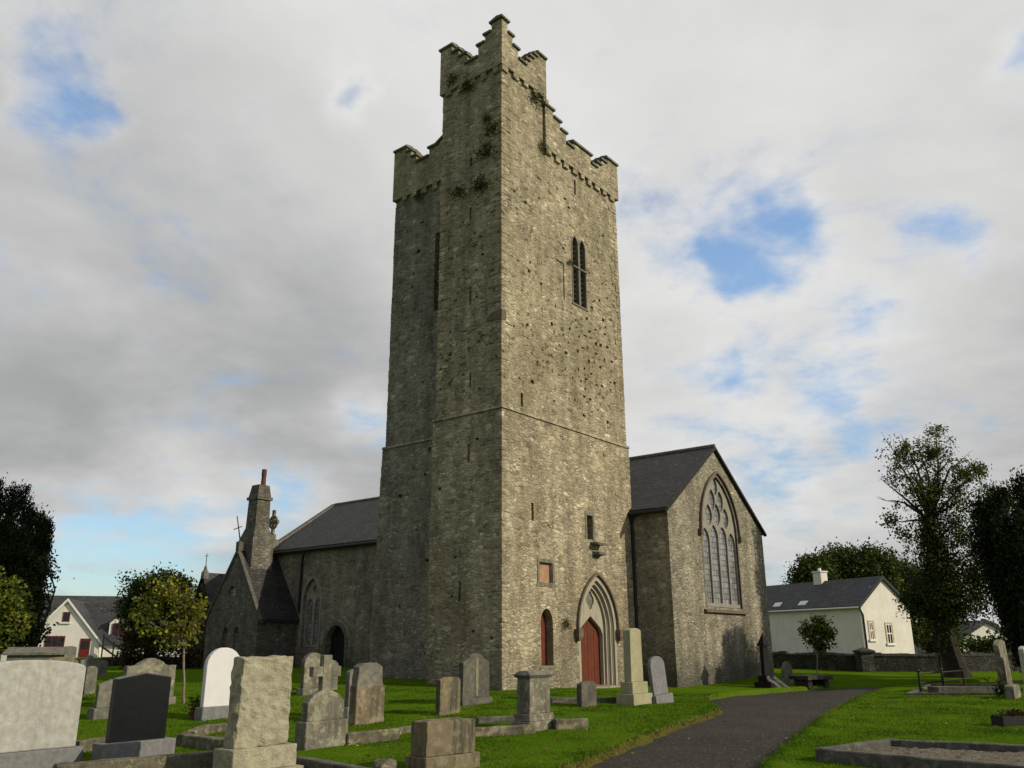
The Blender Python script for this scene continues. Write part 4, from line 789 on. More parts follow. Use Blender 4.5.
mb = MB(); slab(mb, [(-W/2*.93, H*.622), (W/2*.95, H*.622), (W/2*.84, H*.66), (W/2*.80, H*.93), (W*.2, H), (-W*.25, H), (-W/2*.84, H*.93), (-W/2*.88, H*.66)], .17); o = mb.build('rough_top', M['lime_gr'], s10); roughen(o, .014, 6, 4)
stone(357, 717, 22, 668, lambda w, h: rounded(w, h, .1), M['lime_gr'], 'dark grey headstone tight behind the brown headstone with rough upper half', .12, ((.04, 10, .05),), pm=M['granite'])
stone(448, 714, 21, 677, lambda w, h: rounded(w, h, .06), M['streaky'], 'small streaky brown headstone in the middle of the lawn', .12, (), rough=.012)
s12, W, H, zt, ppm = stone(474, 704, 27, 653.5, lambda w, h: [(-w/2, 0), (w/2, 0), (w/2*.97, h*.80), (w*.36, h*.86), (w*.27, h*.90)]+[(w*.25*math.cos(a), h*.90+h*.10*math.sin(a)) for a in np.linspace(.25, math.pi-.25, 8)]+[(-w*.27, h*.90), (-w*.36, h*.86), (-w/2*.97, h*.80)], M['tomb_gr'], 'tall grey round headed headstone before the tower foot with a yellow lichen streak', .14, ((.05, 6, .05),), rough=.008)
stone(330, 690, 12, 660, lambda w, h: rounded(w, h, w*.4), M['lime_gr'], 'small grey headstone half hidden behind the stone cross arms', .12, (), rough=.006)
zs_ = np.linspace(H*.16, H*.9, 12); wl = [(-.012-.028*abs(math.sin(k*1.7))-.012*(k % 2)+.03, z_) for k, z_ in enumerate(zs_)]; wr = [(.05+.03*abs(math.sin(k*2.3+1)), z_) for k, z_ in enumerate(zs_)]
mb = MB(); mb.prism([(a-.02, b_) for a, b_ in wl]+[(a-.01, b_) for a, b_ in wr[::-1]], lambda q: (q[0], -.079, q[1]), lambda q: (q[0], -.05, q[1])); mb.build('lichen_streak', M['lichen'], s12)
# pedestal headstone with cap
p13, W, H, zt, ppm = stone(534, 729, 21, 673, lambda w, h: [(-w/2, 0), (w/2, 0), (w/2*.92, h), (-w/2*.92, h)], M['lime'], 'boxy pedestal monument with a moulded cap left of the church doorway', .30, ((.10, 8, .08), (.05, 7, .04)), name='pedestal_monument', cat='monument', rough=.006, wmul=1.02)
mb = MB(); mb.hull8([(-W/2+.0, -.16, H-.08), (W/2-.0, -.16, H-.08), (W/2-.0, .16, H-.08), (-W/2+.0, .16, H-.08), (-W/2-.04, -.20, H-.03), (W/2+.04, -.20, H-.03), (W/2+.04, .20, H-.03), (-W/2-.04, .20, H-.03)])
mb.hull8([(-W/2-.04, -.20, H-.0295), (W/2+.04, -.20, H-.0295), (W/2+.04, .20, H-.0295), (-W/2-.04, .20, H-.0295), (-W/2+.02, -.10, H+.04), (W/2-.02, -.10, H+.04), (W/2-.02, .10, H+.04), (-W/2+.02, .10, H+.04)]); mb.build('cap', M['lime_gr'], p13)
stone(443, 770, 49, 719, lambda w, h: [(-w/2, 0), (w/2, 0), (w/2*.97, h*.97), (w*.1, h), (-w/2*.98, h*.98)], M['streaky'], 'wide low weathered grave block with drip streaks nearest the camera', .34, ((.05, 15, .05),), rough=.012, name='headstone', naz=135)
stone(587, 706, 15, 681, lambda w, h: rounded(w, h, .08), M['tomb_gr'], 'small dark headstone in front of the red church door', .14, (), rough=.008)
p16, W, H, zt, ppm = stone(635, 704, 12, 628, lambda w, h: [(-w/2, 0), (w/2, 0), (w/2*.94, h*.94)]+[(w/2*.94*math.cos(a), h*.94+h*.06*math.sin(a)) for a in np.linspace(.3, math.pi-.3, 6)]+[(-w/2*.94, h*.94)], M['lime_gn'], 'tall greenish square pillar headstone right of the church doorway', .20, ((.17, 10, .14), (.08, 11, .07)), name='pillar_headstone', rough=.003)
stone(661, 703, 14, 656, lambda w, h: rounded(w, h, w*.3), M['granite_dk'], 'slim grey slab leaning back beside the tall pillar headstone', .1, ((.08, 8, .08),), tilt=(rad(-4), rad(-3)))
# black pointed monument by the gable
p18, W, H, zt, ppm = stone(767, 687, 5, 646, lambda w, h: [(-w/2, 0), (w/2, 0), (w/2*.9, h), (-w/2*.9, h)], M['black_matte'], 'black pointed monument at the right foot of the church gable', .13, ((.22, 5, .2), (.1, 6, .1)), name='pointed_monument', cat='monument')
mb = MB(); a = W/2+.05; c_ = .12; z0, z1 = H+.002, H+.07
mb.box(-a, a, -c_, c_, z0, z1); mb.add([(-a*.9, -c_*.9, z1), (a*.9, -c_*.9, z1), (a*.9, c_*.9, z1), (-a*.9, c_*.9, z1), (0, 0, z1+.38)], [(0, 1, 4), (1, 2, 4), (2, 3, 4), (3, 0, 4), (0, 3, 2, 1)]); mb.build('spire_cap', M['black_matte'], p18)
for i, (px, rz, lb) in enumerate(((774, .5, 'pale broken kerb stone propped on the black pointed monument'), (781, .7, 'pale broken kerb stone lying right of the black pointed monument'))):
    p = G(px, 688); mb = MB(); mb.box(-.30, .30, -.05, .05, -.04, .04); o = mb.build('broken_kerb_stone', M['granite']); roughen(o, .02, 5, 3); o.location = p+np.array([0, -.1, .17]); o.rotation_euler = (0, rad(38), -rz*.4); tag(o, lb, 'broken stone', 'broken stones at the black monument')
stone(788, 682.5, 8, 661.5, lambda w, h: rounded(w, h, w*.4), M['lime_gr'], 'plain grey headstone between the black monument and the table tomb', .12, ())
# table tomb
p = G(812, 686); ppm = FPX/float((p-CAM)@cF); tt = empty('table_tomb', p, orient(150), 'low dark table tomb with a rough slab left of the small young tree', 'tomb')
mb = MB(); mb.box(-.62, .62, -.42, .42, .22, .36); o = mb.build('top_slab', M['tomb_dk'], tt); roughen(o, .035, 4, 4)
for sx in (-1, 1): mb = MB(); mb.box(sx*.42-.1, sx*.42+.1, -.3, .3, -.1, .23); roughen(mb.build('support', M['tomb_dk'], tt), .015, 5, 2)
# right hand stones
stone(1007, 689, 15, 640, lambda w, h: [(-w/2, 0), (w/2, 0), (w/2*.9, h*.93), (w*.15, h), (-w*.2, h), (-w/2*.9, h*.93)], M['lime'], 'tall pale headstone leaning left beneath the dark yew', .16, (), tilt=(0, rad(-5)), rough=.008)
stone(1014, 698, 13, 684, lambda w, h: rounded(w, h, .05), M['lime'], 'stubby pale stone at the foot of the leaning headstone', .2, (), rough=.008)
stone(1031, 690, 14, 646, lambda w, h: rounded(w, h, .1), M['granite'], 'pale headstone cut by the right edge of the picture', .14, ((.05, 5, .05),))
stone(951, 676.5, 6, 661, lambda w, h: rounded(w, h, .05), M['lime_gn'], 'thin pale headstone leaning at the foot of the ivy clad tree', .12, (), tilt=(0, rad(-8)))
# left background stones
p = G(31, 690); ct_ = empty('chest_tomb', p, orient(165), 'long dark chest tomb with a ridged lid behind the huge slab', 'tomb'); zt_ = at(31, 655, p[1])[2]-p[2]; ztop = at(31, 647, p[1])[2]-p[2]
mb = MB(); mb.box(-.62, .62, -.42, .42, -.1, zt_); mb.build('chest', M['lime_gr'], ct_)
mb = MB(); mb.prism([(-.5, zt_+.002), (.5, zt_+.002), (.5, zt_+.06), (0, ztop), (-.5, zt_+.06)], lambda q: (-.72, q[0], q[1]), lambda q: (.72, q[0], q[1])); mb.build('lid', M['lime_gr'], ct_)
stone(64, 686, 12, 646, lambda w, h: rounded(w, h, .06), M['lime_gr'], 'dark grey headstone in front of the white house near its red door', .14, ())
stone(54, 704, 32, 657, lambda w, h: rounded(w, h, .14), M['lime_br'], 'low brown arched headstone peeping over the huge slab', .14, (), rough=.01)
stone(88, 694, 10, 666, lambda w, h: rounded(w, h, .1), M['lime_gr'], 'small dark headstone in shade behind the plain grey headstone', .14, (), rough=.006)
stone(86, 680, 16, 655, lambda w, h: ogee(w, h), M['lime_gr'], 'dark scroll topped headstone before the stairs of the white house', .14, (), rough=.01)
stone(4, 682, 14, 654, lambda w, h: rounded(w, h, .03), M['granite'], 'pale low headstone at the left edge beside the chest tomb', .14, ())
stone(100, 676, 10, 660, lambda w, h: rounded(w, h, .1), M['lime_gr'], 'tiny dark headstone under the dark ivy smothered tree', .14, ())

# kerbs round the graves
def kerb(name, pts, w, h, m, label, group='stone kerbs round the graves', gravel=None, closed=False, rough=.012, th=None):
    Pn = [G(*p) if len(p) == 2 else np.array(p) for p in pts]; o = Pn[0]; t_ = empty(name, o, 0, label, 'grave kerb', group)
    seq = list(zip(Pn[:-1], Pn[1:])) + ([(Pn[-1], Pn[0])] if closed else [])
    for a, b_ in seq:
        d = (b_-a); L = np.linalg.norm(d[:2]); e = np.array([d[0], d[1], 0])/L; nn = np.array([-e[1], e[0], 0])*w/2; a2 = a-o-e*w*.45; b2 = b_-o+e*w*.45 - e*.004; mb = MB()
        k = max(1, int(L/.45)); 
        for i in range(k):
            q0 = a2+(b2-a2)*i/k; q1 = a2+(b2-a2)*(i+1)/k; z_ = np.array([0, 0, 1])
            if i == 0 or True: pass
        mb.hull8([a2-nn-z_*.15, b2-nn-z_*.15, b2+nn-z_*.15, a2+nn-z_*.15, a2-nn+z_*h, b2-nn+z_*h, b2+nn+z_*h, a2+nn+z_*h]); ob = mb.build('kerb_stone', m, t_)
        bake(ob, BEVEL=dict(width=.015, segments=1)); bm = bmesh.new(); bm.from_mesh(ob.data); long_e = [x for x in bm.edges if x.calc_length() > L*.6]; bmesh.ops.subdivide_edges(bm, edges=long_e, cuts=max(2, int(L/.12)), use_grid_fill=True); bm.to_mesh(ob.data); bm.free(); roughen(ob, rough, 4)
    if gravel:
        mb = MB(); q = [p-o for p in Pn]; mb.add([(p[0], p[1], p[2]+h*.35) for p in q], [tuple(range(len(q)))]); g = mb.build('gravel_bed', M['gravel'], t_)
        bm = bmesh.new(); bm.from_mesh(g.data); bmesh.ops.subdivide_edges(bm, edges=bm.edges, cuts=40, use_grid_fill=True); bm.to_mesh(g.data); bm.free()
        for v in g.data.vertices: v.co.z += random.uniform(-.02, .03)
    return t_
kerb('grave_kerb', [(822, 761), (1062, 784), (1120, 762), (889, 751)], .14, .17, M['kerb_gr'], 'grey kerb round a gravel grave at the lower right corner', gravel=True, closed=True)
kerb('grave_kerb', [(349, 744), (394, 739)], .16, .17, M['kerb'], 'lichen blotched kerb right of the cross headstone')
kerb('grave_kerb', [(398, 734), (440, 727), (470, 724)], .14, .1, M['kerb'], 'low kerb running back toward the streaky brown headstone')
kerb('grave_kerb', [(298, 768), (375, 783)], .18, .15, M['kerb_gr'], 'dark kerb running right from the rough hewn block headstone')
kerb('grave_kerb', [(184, 745), (238, 752)], .2, .17, M['kerb'], 'mossy kerb corner between the white headstone and rough block')
kerb('grave_kerb', [(186, 741), (206, 733), (240, 731)], .16, .14, M['kerb'], 'mossy kerb along the grave below the white headstone')
kerb('grave_kerb', [(60, 786), (215, 771)], .2, .25, M['kerb'], 'long lichened kerb along the bottom left edge of the picture')
kerb('grave_kerb', [(78, 752), (104, 748)], .2, .16, M['kerb'], 'short shaded kerb between the huge slab and the black headstone')
kerb('grave_kerb', [(476, 736), (530, 733)], .16, .14, M['kerb'], 'kerb left of the boxy pedestal monument')
kerb('grave_kerb', [(480, 723), (526, 721)], .14, .11, M['kerb_gr'], 'rear kerb behind the boxy pedestal monument')
kerb('grave_kerb', [(558, 729), (583, 728)], .18, .17, M['kerb'], 'pale kerb block right of the boxy pedestal monument')
kerb('grave_kerb', [(553, 703), (578, 703)], .14, .12, M['kerb_gr'], 'dark kerb left of the small headstone before the door')
kerb('grave_kerb', [(597, 703), (624, 702)], .14, .12, M['kerb_gr'], 'dark kerb between the small dark headstone and the pillar')
kerb('grave_kerb', [(908, 695), (998, 695), (1004, 686), (930, 686)], .12, .06, M['kerb_gr'], 'low railed grave kerb before the ivy clad tree', closed=True)
p = G(966, 692); mb = MB(); mb.box(-.95, .95, -.3, .3, -.05, .15); o = mb.build('ledger_slab', M['tomb_gr']); roughen(o, .012, 4, 4); o.location = p; o.rotation_euler = (0, 0, .05); tag(o, 'raised grey ledger slab inside the railed grave kerb', 'grave slab')
# iron railing at the grave on the right
p0, p1 = G(921, 692), G(965, 687); rl = empty('grave_railing', p0, 0, 'low black iron grave railing in front of the ivy clad tree', 'railing'); d = p1-p0
for k in range(3):
    q = d*k/2; mb = MB(); mb.tube([q+np.array([0, 0, -.05]), q+np.array([0, 0, .55])], [.035, .03], 7); mb.lathe([(.04, .55), (.055, .59), (.02, .64)], (q[0], q[1]), 7); ob = mb.build('post', M['iron'], rl)
for hh in (.25, .5): mb = MB(); mb.tube([np.array([0, 0, hh]), d+np.array([0, 0, hh])], [.022, .022], 6); mb.build('rail', M['iron'], rl)
# stone lump bottom centre
p = G(383, 776); mb = MB(); mb.lathe([(.08, -.1), (.17, 0), (.17, .12), (.12, .19), (.03, .2)], (0, 0), 12); o = mb.build('stone_lump', M['kerb']); roughen(o, .03, 6, 2); o.location = p; tag(o, 'rough lichen crusted lump of stone at the bottom centre', 'stone')
# planters
def pot(px, py, r, h, label, leafm, n, name='flower_pot'):
    p = G(px, py); t_ = empty(name, p, 0, label, 'flower pot'); mb = MB(); mb.lathe([(r*.7, 0), (r, h*.9), (r*1.1, h*.9), (r*1.1, h), (r*.9, h), (r*.85, h*.8)], (0, 0), 14); mb.build('pot', M['terracotta'], t_)
    C = RNG.normal(size=(n, 3))*np.array([r*.7, r*.7, r*1.1])+np.array([0, 0, h+r*1.3]); leaves('foliage', C, .07, leafm, t_, .3, .4)
pot(193, 719, .09, .14, 'small red brown flower pot with a dark plant left of the white headstone', [M['lf_dark'], M['lf_brown']], 220)
p = G(1018, 725); t_ = empty('planter', p, orient(170), 'dark trough planter with reddish plants at the right edge', 'planter'); mb = MB(); mb.ring([(-.42, -.16), (.42, -.16), (.42, .16), (-.42, .16)], [(-.38, -.12), (.38, -.12), (.38, .12), (-.38, .12)], lambda q: (q[0], q[1], -.05), lambda q: (q[0], q[1], .17), True); mb.box(-.38, .38, -.12, .12, 0, .14); mb.build('trough', M['iron'], t_)
C = RNG.normal(size=(380, 3))*np.array([.2, .06, .035])+np.array([0, 0, .2]); leaves('foliage', C, .06, [M['lf_yew'], M['flower'], M['lf_dark']], t_, .3, .4)
C = RNG.normal(size=(260, 3))*np.array([.1, .1, .12]); o = leaves('grave_plant', C, .09, [M['lf_dark'], M['lf_yew']], None, .6, .4); o.location = G(1002, 697)+np.array([0, 0, .16]); tag(o, 'dark low plant at the foot of the leaning headstone', 'plant')

# ================================================================== boundary wall and fence on the right
def wall_run(name, pts, h, w, m, label, cope=True):
    Pn = pts; o = Pn[0]; t_ = empty(name, o, 0, label, 'wall'); mb = MB(); mc = MB(); Z = np.array([0, 0, 1.])
    for a, b_ in zip(Pn[:-1], Pn[1:]):
        d = b_-a; e = np.array([d[0], d[1], 0]); e /= np.linalg.norm(e); nn = np.array([-e[1], e[0], 0])*w/2; a2, b2 = a-o, b_-o
        mb.hull8([a2-nn-Z*.4, b2-nn-Z*.4, b2+nn-Z*.4, a2+nn-Z*.4, a2-nn+Z*h, b2-nn+Z*h, b2+nn+Z*h, a2+nn+Z*h])
        L = np.linalg.norm(d); k = int(L/.35)
        for i in range(k):
            q0 = a2+d*i/k; q1 = a2+d*(i+.93)/k; hh = h+random.uniform(.05, .16); n2 = nn*1.1
            mc.hull8([q0-n2+Z*(h+.003), q1-n2+Z*(h+.003), q1+n2+Z*(h+.003), q0+n2+Z*(h+.003), q0-nn*.6+Z*hh, q1-nn*.7+Z*hh, q1+nn*.6+Z*hh, q0+nn*.7+Z*hh])
    mb.build('wall_face', m, t_); mc.build('coping_stones', M['tomb_dk'], t_); return t_
wp = [at_g(772, 41), at_g(862, 38.5), at_g(935, 38), at_g(1040, 39), at_g(1250, 42)]
wall_run('boundary_wall', wp, .62, .4, M['wallstone'], 'low dark rubble boundary wall between churchyard and white cottage')
p = at_g(863, 38.0); t_ = empty('gate_pier', p, .1, 'squat dark stone pier in the low boundary wall before the cottage', 'pier'); mb = MB(); mb.box(-.28, .28, -.28, .28, -.3, .78); mb.build('pier_shaft', M['wallstone'], t_); mb = MB(); mb.box(-.34, .34, -.34, .34, .782, .86); mb.add([(-.34, -.34, .8605), (.34, -.34, .8605), (.34, .34, .8605), (-.34, .34, .8605), (0, 0, 1.0)], [(0, 1, 4), (1, 2, 4), (2, 3, 4), (3, 0, 4), (0, 3, 2, 1)]); mb.build('pier_cap', M['tomb_dk'], t_)
a_, b__ = at(866, 664, 39.5), at(922, 663, 39.5); fe = empty('picket_fence', np.array([a_[0], a_[1], gz(a_)]), 0, 'dark spiked railing along the foot of the cottage gable', 'fence'); o = np.array(fe.location); d = b__-a_
zt_ = at(890, 655.5, 39.5)[2]-o[2]; mb = MB()
for k in range(24): q = d*k/23; mb.add([(q[0]-.03, 0, -.1), (q[0]+.03, 0, -.1), (q[0]+.03, .03, -.1), (q[0]-.03, .03, -.1), (q[0]-.03, 0, zt_-.12), (q[0]+.03, 0, zt_-.12), (q[0]+.03, .03, zt_-.12), (q[0]-.03, .03, zt_-.12), (q[0], .015, zt_)], [(0, 1, 5, 4), (1, 2, 6, 5), (2, 3, 7, 6), (3, 0, 4, 7), (4, 5, 8), (5, 6, 8), (6, 7, 8), (7, 4, 8), (0, 3, 2, 1)])
mb.build('pickets', M['iron'], fe)
mb = MB(); mb.box(0, d[0], -.03, -.002, zt_-.3, zt_-.22); mb.box(0, d[0], -.03, -.002, .3, .38); mb.build('rail', M['iron'], fe)
wall_run('boundary_wall', [at_g(-160, 47), at_g(20, 49), at_g(118, 50), at_g(205, 52)], .34, .4, M['wallstone'], 'dark rubble boundary wall along the far left of the churchyard')

# ================================================================== houses
def house(name, org, rz, Wd, Ln, ze, zr, wallm, label, over=.25, verge='iron', base=-1.0):
    """gable along local x from 0 to Wd at y=0 (front), ridge along +y"""
    t_ = empty(name, org, rz, label, 'house'); mb = MB(); mb.prism([(0, base), (Wd, base), (Wd, ze), (Wd/2, zr), (0, ze)], lambda p: (p[0], 0, p[1]), lambda p: (p[0], Ln, p[1])); w = mb.build('wall', wallm, t_)
    mb = MB(); sl = (zr-ze)/(Wd/2)
    for a, b_ in ((-over, Wd/2), (Wd+over, Wd/2)):
        za = ze-over*sl+.01; mb.hull8([(a, -over*.6, za), (a, Ln, za), (b_, Ln, zr+.01), (b_, -over*.6, zr+.01), (a, -over*.6, za+.12), (a, Ln, za+.12), (b_, Ln, zr+.14), (b_, -over*.6, zr+.14)])
    me = mb.mesh('roof'); roof_uv(me, 1); rf = link(me, 'roof', M['slate2'], t_)
    mb = MB()
    for a, b_ in ((-over-.02, Wd/2), (Wd+over+.02, Wd/2)):
        za = ze-over*sl; mb.hull8([(a, -over*.6-.05, za-.1), (a, -over*.6-.004, za-.1), (b_, -over*.6-.004, zr-.1), (b_, -over*.6-.05, zr-.1), (a, -over*.6-.05, za+.14), (a, -over*.6-.004, za+.14), (b_, -over*.6-.004, zr+.17), (b_, -over*.6-.05, zr+.17)])
    mb.build('bargeboard', M[verge], t_); return t_, w, rf
# white cottage on the right
Yh = 62.; K = at(866.5, 660, Yh); K[2] = -.1; ga = math.atan2(.43, .9)
ze_, zr_ = at(857, 605, Yh)[2]+.1, at(880, 578, Yh+1.2)[2]+.1
hs, hw, hr = house('cottage', K, ga, 4.9, 26, ze_, zr_, M['render'], 'white rendered cottage with slate roof, chimney and two small gable windows', .22, 'iron')
ux = np.array([math.cos(ga), math.sin(ga), 0]); uy = np.array([-math.sin(ga), math.cos(ga), 0])
def ongable(px, py):
    q = ray(px, py); n = uy; k = float((K-CAM)@n)/float(q@n); p = CAM+q*k-K; return float(p@ux), float(p[2])
for (x0, x1, y0, y1) in ((868.5, 874.5, 622, 639), (885.5, 893.5, 624, 643)):
    a, z1 = ongable(x0, y0); b_, z0 = ongable(x1, y1); f = MB()
    for q in ((a-.1, a, z0, z1), (b_, b_+.1, z0, z1), (a-.1, b_+.1, z1, z1+.12)): f.box(q[0], q[1], -.04, .05, q[2], q[3])
    fr = f.build('window', M['yellowfr'], hs); m_ = MB(); zm = (z0+z1)/2; xm = (a+b_)/2
    m_.box(a, b_, -.02, .02, zm-.04, zm+.04); m_.box(xm-.03, xm+.03, -.018, .018, z0, z1); m_.box(a, b_, -.021, .02, z1-.07, z1-.001); m_.box(a+.001, a+.06, -.022, .02, z0, z1); m_.box(b_-.06, b_-.001, -.022, .02, z0, z1); m_.build('sash', M['white'], fr)
    m_ = MB(); m_.box(a, b_, -.012, -.004, z0, z1); m_.build('pane', M['glass'], fr); m_ = MB(); m_.box(a-.16, b_+.16, -.12, .02, z0-.16, z0-.003); m_.build('sill', M['white'], fr)
mb = MB(); mb.tube([(-.12, -.08, ze_-.05), (-.1, -.08, ze_-.3), (.1, -.09, ze_-.7), (.12, -.09, -.5)], [.06]*4, 8); mb.build('downpipe', M['iron'], hs)
mb = MB(); mb.tube([(-.3, -.1, ze_-.16), (-.3, 26, ze_-.16)], [.06, .06], 8); mb.build('gutter', M['white'], hs)
mb = MB(); mb.box(-.05, .16, -.03, -.003, -.8, ze_-.3); mb.build('corner_board', M['white'], hs)
q = at(820, 582, Yh+6.5)-K; cy_ = float(q@uy)
# place the chimney on the ridge where the pixel column meets it
best = min((abs((lambda P_: CX+FPX*((P_-CAM)@cX)/((P_-CAM)@cF))(K+ux*2.45+uy*yy+np.array([0, 0, zr_+.5]))-820), yy) for yy in np.arange(.5, 25, .1))[1]
mb = MB(); mb.box(2.45-.34, 2.45+.34, best-.42, best+.42, zr_-.5, zr_+.80); chm = mb.build('chimney', M['render'], hs); mb = MB(); mb.box(2.45-.40, 2.45+.40, best-.48, best+.48, zr_+.802, zr_+.91); mb.build('chimney_cap', M['render'], chm); mb = MB(); mb.lathe([(.14, zr_+.911), (.12, zr_+1.16)], (2.45, best), 10); mb.build('chimney_pot', M['white'], chm)
sl = (zr_-ze_)/2.45
for px in (779, 804):
    bb = min((abs((lambda P_: CX+FPX*((P_-CAM)@cX)/((P_-CAM)@cF))(K+ux*.4+uy*yy+np.array([0, 0, ze_+.4*sl]))-px), yy) for yy in np.arange(.5, 25.5, .1))[1]
    mb = MB(); mb.hull8([(.1, bb-.4, ze_+.1*sl+.12), (.45, bb-.4, ze_+.45*sl+.12), (.45, bb+.4, ze_+.45*sl+.12), (.1, bb+.4, ze_+.1*sl+.12), (.1, bb-.4, ze_+.1*sl+.19), (.45, bb-.4, ze_+.45*sl+.19), (.45, bb+.4, ze_+.45*sl+.19), (.1, bb+.4, ze_+.1*sl+.19)]); mb.build('skylight', M['white'], hs)
# white dormer house on the left
Yc = 85.; Kc = at(22, 661, Yc); zb_ = float(Kc[2]); ga2 = math.atan2(.2, .98); ux2 = np.array([math.cos(ga2), math.sin(ga2), 0]); uy2 = np.array([-math.sin(ga2), math.cos(ga2), 0])
Wc = 6.7; ze2 = at(98, 641, Yc+1)[2]-zb_; zr2 = at(70, 600, Yc+.6)[2]-zb_
hc, w2, r2 = house('dormer_house', Kc, ga2, Wc, 9, ze2, zr2, M['render2'], 'white gabled house with red window frames, red door and a roof dormer', .35, 'white')
def ongab2(px, py):
    q = ray(px, py); k = float((Kc-CAM)@uy2)/float(q@uy2); p = CAM+q*k-Kc; return float(p@ux2), float(p[2])
for (x0, x1, y0, y1, nm, bars) in ((46, 63.5, 637, 646.5, 'window', 3), (64, 69, 613, 621, 'window', 1)):
    a, z1 = ongab2(x0, y0); b_, z0 = ongab2(x1, y1); f = MB(); n_ = bars
    for k in range(n_+1): x_ = a+(b_-a)*k/n_; f.box(x_-.04, x_+.04, -.06, -.002, z0, z1)
    f.box(a-.06, b_+.06, -.062, -.002, z1+.001, z1+.1); f.box(a-.06, b_+.06, -.062, -.002, z0-.1, z0-.001); fr = f.build(nm, M['redbright'], hc); m_ = MB(); m_.box(a, b_, -.03, -.004, z0, z1); m_.build('pane', M['glass'], fr); m_ = MB(); m_.box(a-.2, b_+.2, -.16, -.002, z0-.25, z0-.101); m_.build('sill', M['white'], fr)
a, z1 = ongab2(81, 638.5); b_, z0 = ongab2(88.5, 657.5); mb = MB(); mb.box(a, b_, -.06, -.003, z0-.2, z1); dr = mb.build('door', M['redbright'], hc); mb = MB(); mb.box(a+.12, b_-.12, -.075, -.061, z1-1.0, z1-.2); mb.build('door_glass', M['glass'], dr)
# long wing with its roof slope and dormer towards the churchyard
wy, wd, wx1 = 1.6, 3.2, 17.; wzr = zr2-.15
mb = MB(); mb.prism([(wy, -1.), (wy, ze2-.02), (wy+wd, wzr-.03), (wy+2*wd, ze2-.02), (wy+2*wd, -1.)], lambda p: (Wc-.5, p[0], p[1]), lambda p: (wx1, p[0], p[1])); mb.build('wing_wall', M['render2'], hc)
mb = MB(); sl2 = (wzr-ze2)/wd
for a, b_ in ((wy-.35, wy+wd), (wy+2*wd+.35, wy+wd)): mb.hull8([(Wc*.52, a, ze2-.35*sl2), (wx1+.3, a, ze2-.35*sl2), (wx1+.3, b_, wzr), (Wc*.52, b_, wzr), (Wc*.52, a, ze2-.35*sl2+.12), (wx1+.3, a, ze2-.35*sl2+.12), (wx1+.3, b_, wzr+.12), (Wc*.52, b_, wzr+.12)])
me = mb.mesh('roof'); roof_uv(me, 0); link(me, 'wing_roof', M['slate2'], hc)
xa, xb = Wc+.25, Wc+2.05; yf = wy+.45; zd0, zd1, zd2 = ze2+.1, ze2+1.75, ze2+2.55
mb = MB(); mb.prism([(xa, zd0), (xb, zd0), (xb, zd1), ((xa+xb)/2, zd2), (xa, zd1)], lambda p: (p[0], yf, p[1]), lambda p: (p[0], yf+2.2, p[1])); dm = mb.build('dormer', M['white'], hc)
mb = MB(); mb.box(xa+.4, xb-.4, yf-.06, yf-.003, zd0+.45, zd1-.1); mb.build('dormer_window', M['glass'], dm)
mb = MB()
for q in ((xa+.3, xa+.4, zd0+.4, zd1-.05), (xb-.4, xb-.3, zd0+.4, zd1-.05), (xa+.4, xb-.4, zd1-.1, zd1), ((xa+xb)/2-.04, (xa+xb)/2+.04, zd0+.45, zd1-.1)): mb.box(q[0], q[1], yf-.09, yf-.0605, q[2], q[3])
mb.build('dormer_window_frame', M['redbright'], dm)
mb = MB()
for a, b_ in ((xa-.25, (xa+xb)/2), (xb+.25, (xa+xb)/2)): mb.hull8([(a, yf-.25, zd1-.22), (a, yf+2.4, zd1-.22), (b_, yf+2.4, zd2+.01), (b_, yf-.25, zd2+.01), (a, yf-.25, zd1-.12), (a, yf+2.4, zd1-.12), (b_, yf+2.4, zd2+.13), (b_, yf-.25, zd2+.13)])
me = mb.mesh('roof'); roof_uv(me, 1); link(me, 'dormer_roof', M['slate2'], dm)
# outside stair frame beside the house
ss = Kc+ux2*(Wc+.5)+uy2*-.6; st_ = empty('timber_stair', ss, ga2, 'dark timber stair frame right of the white dormer house door', 'stair')
for x_ in (0, 1.0, 2.0): mb = MB(); mb.box(x_-.06, x_+.06, -.06, .06, -.3, 2.4-x_*.6); mb.build('post', M['iron'], st_)
mb = MB(); mb.hull8([(-.1, -.05, 2.2), (-.1, .05, 2.2), (2.6, .05, .3), (2.6, -.05, .3), (-.1, -.05, 2.35), (-.1, .05, 2.35), (2.6, .05, .45), (2.6, -.05, .45)]); mb.build('handrail', M['iron'], st_)
mb = MB(); mb.hull8([(-.1, -.05, 1.2), (-.1, .05, 1.2), (2.0, .05, -.2), (2.0, -.05, -.2), (-.1, -.05, 1.4), (-.1, .05, 1.4), (2.0, .05, 0), (2.0, -.05, 0)]); mb.build('stringer', M['iron'], st_)
# second roof behind it
Kd = at(20, 660, 100.); house('bungalow', Kd, -1.25, 7.5, 12, 3.0, at(48, 598, 100)[2]-Kd[2], M['render2'], 'long low slate roofed house half hidden behind the left yew', .35, 'white')
# pale house far right behind the ivy tree
Ke = at(958, 656, 78.); house('bungalow', Ke, .25, 7.0, 10, at(975, 641, 78)[2]-Ke[2], at(985, 622, 80)[2]-Ke[2], M['render2'], 'pale distant house glimpsed between the ivy clad tree and the yew', .3, 'iron')

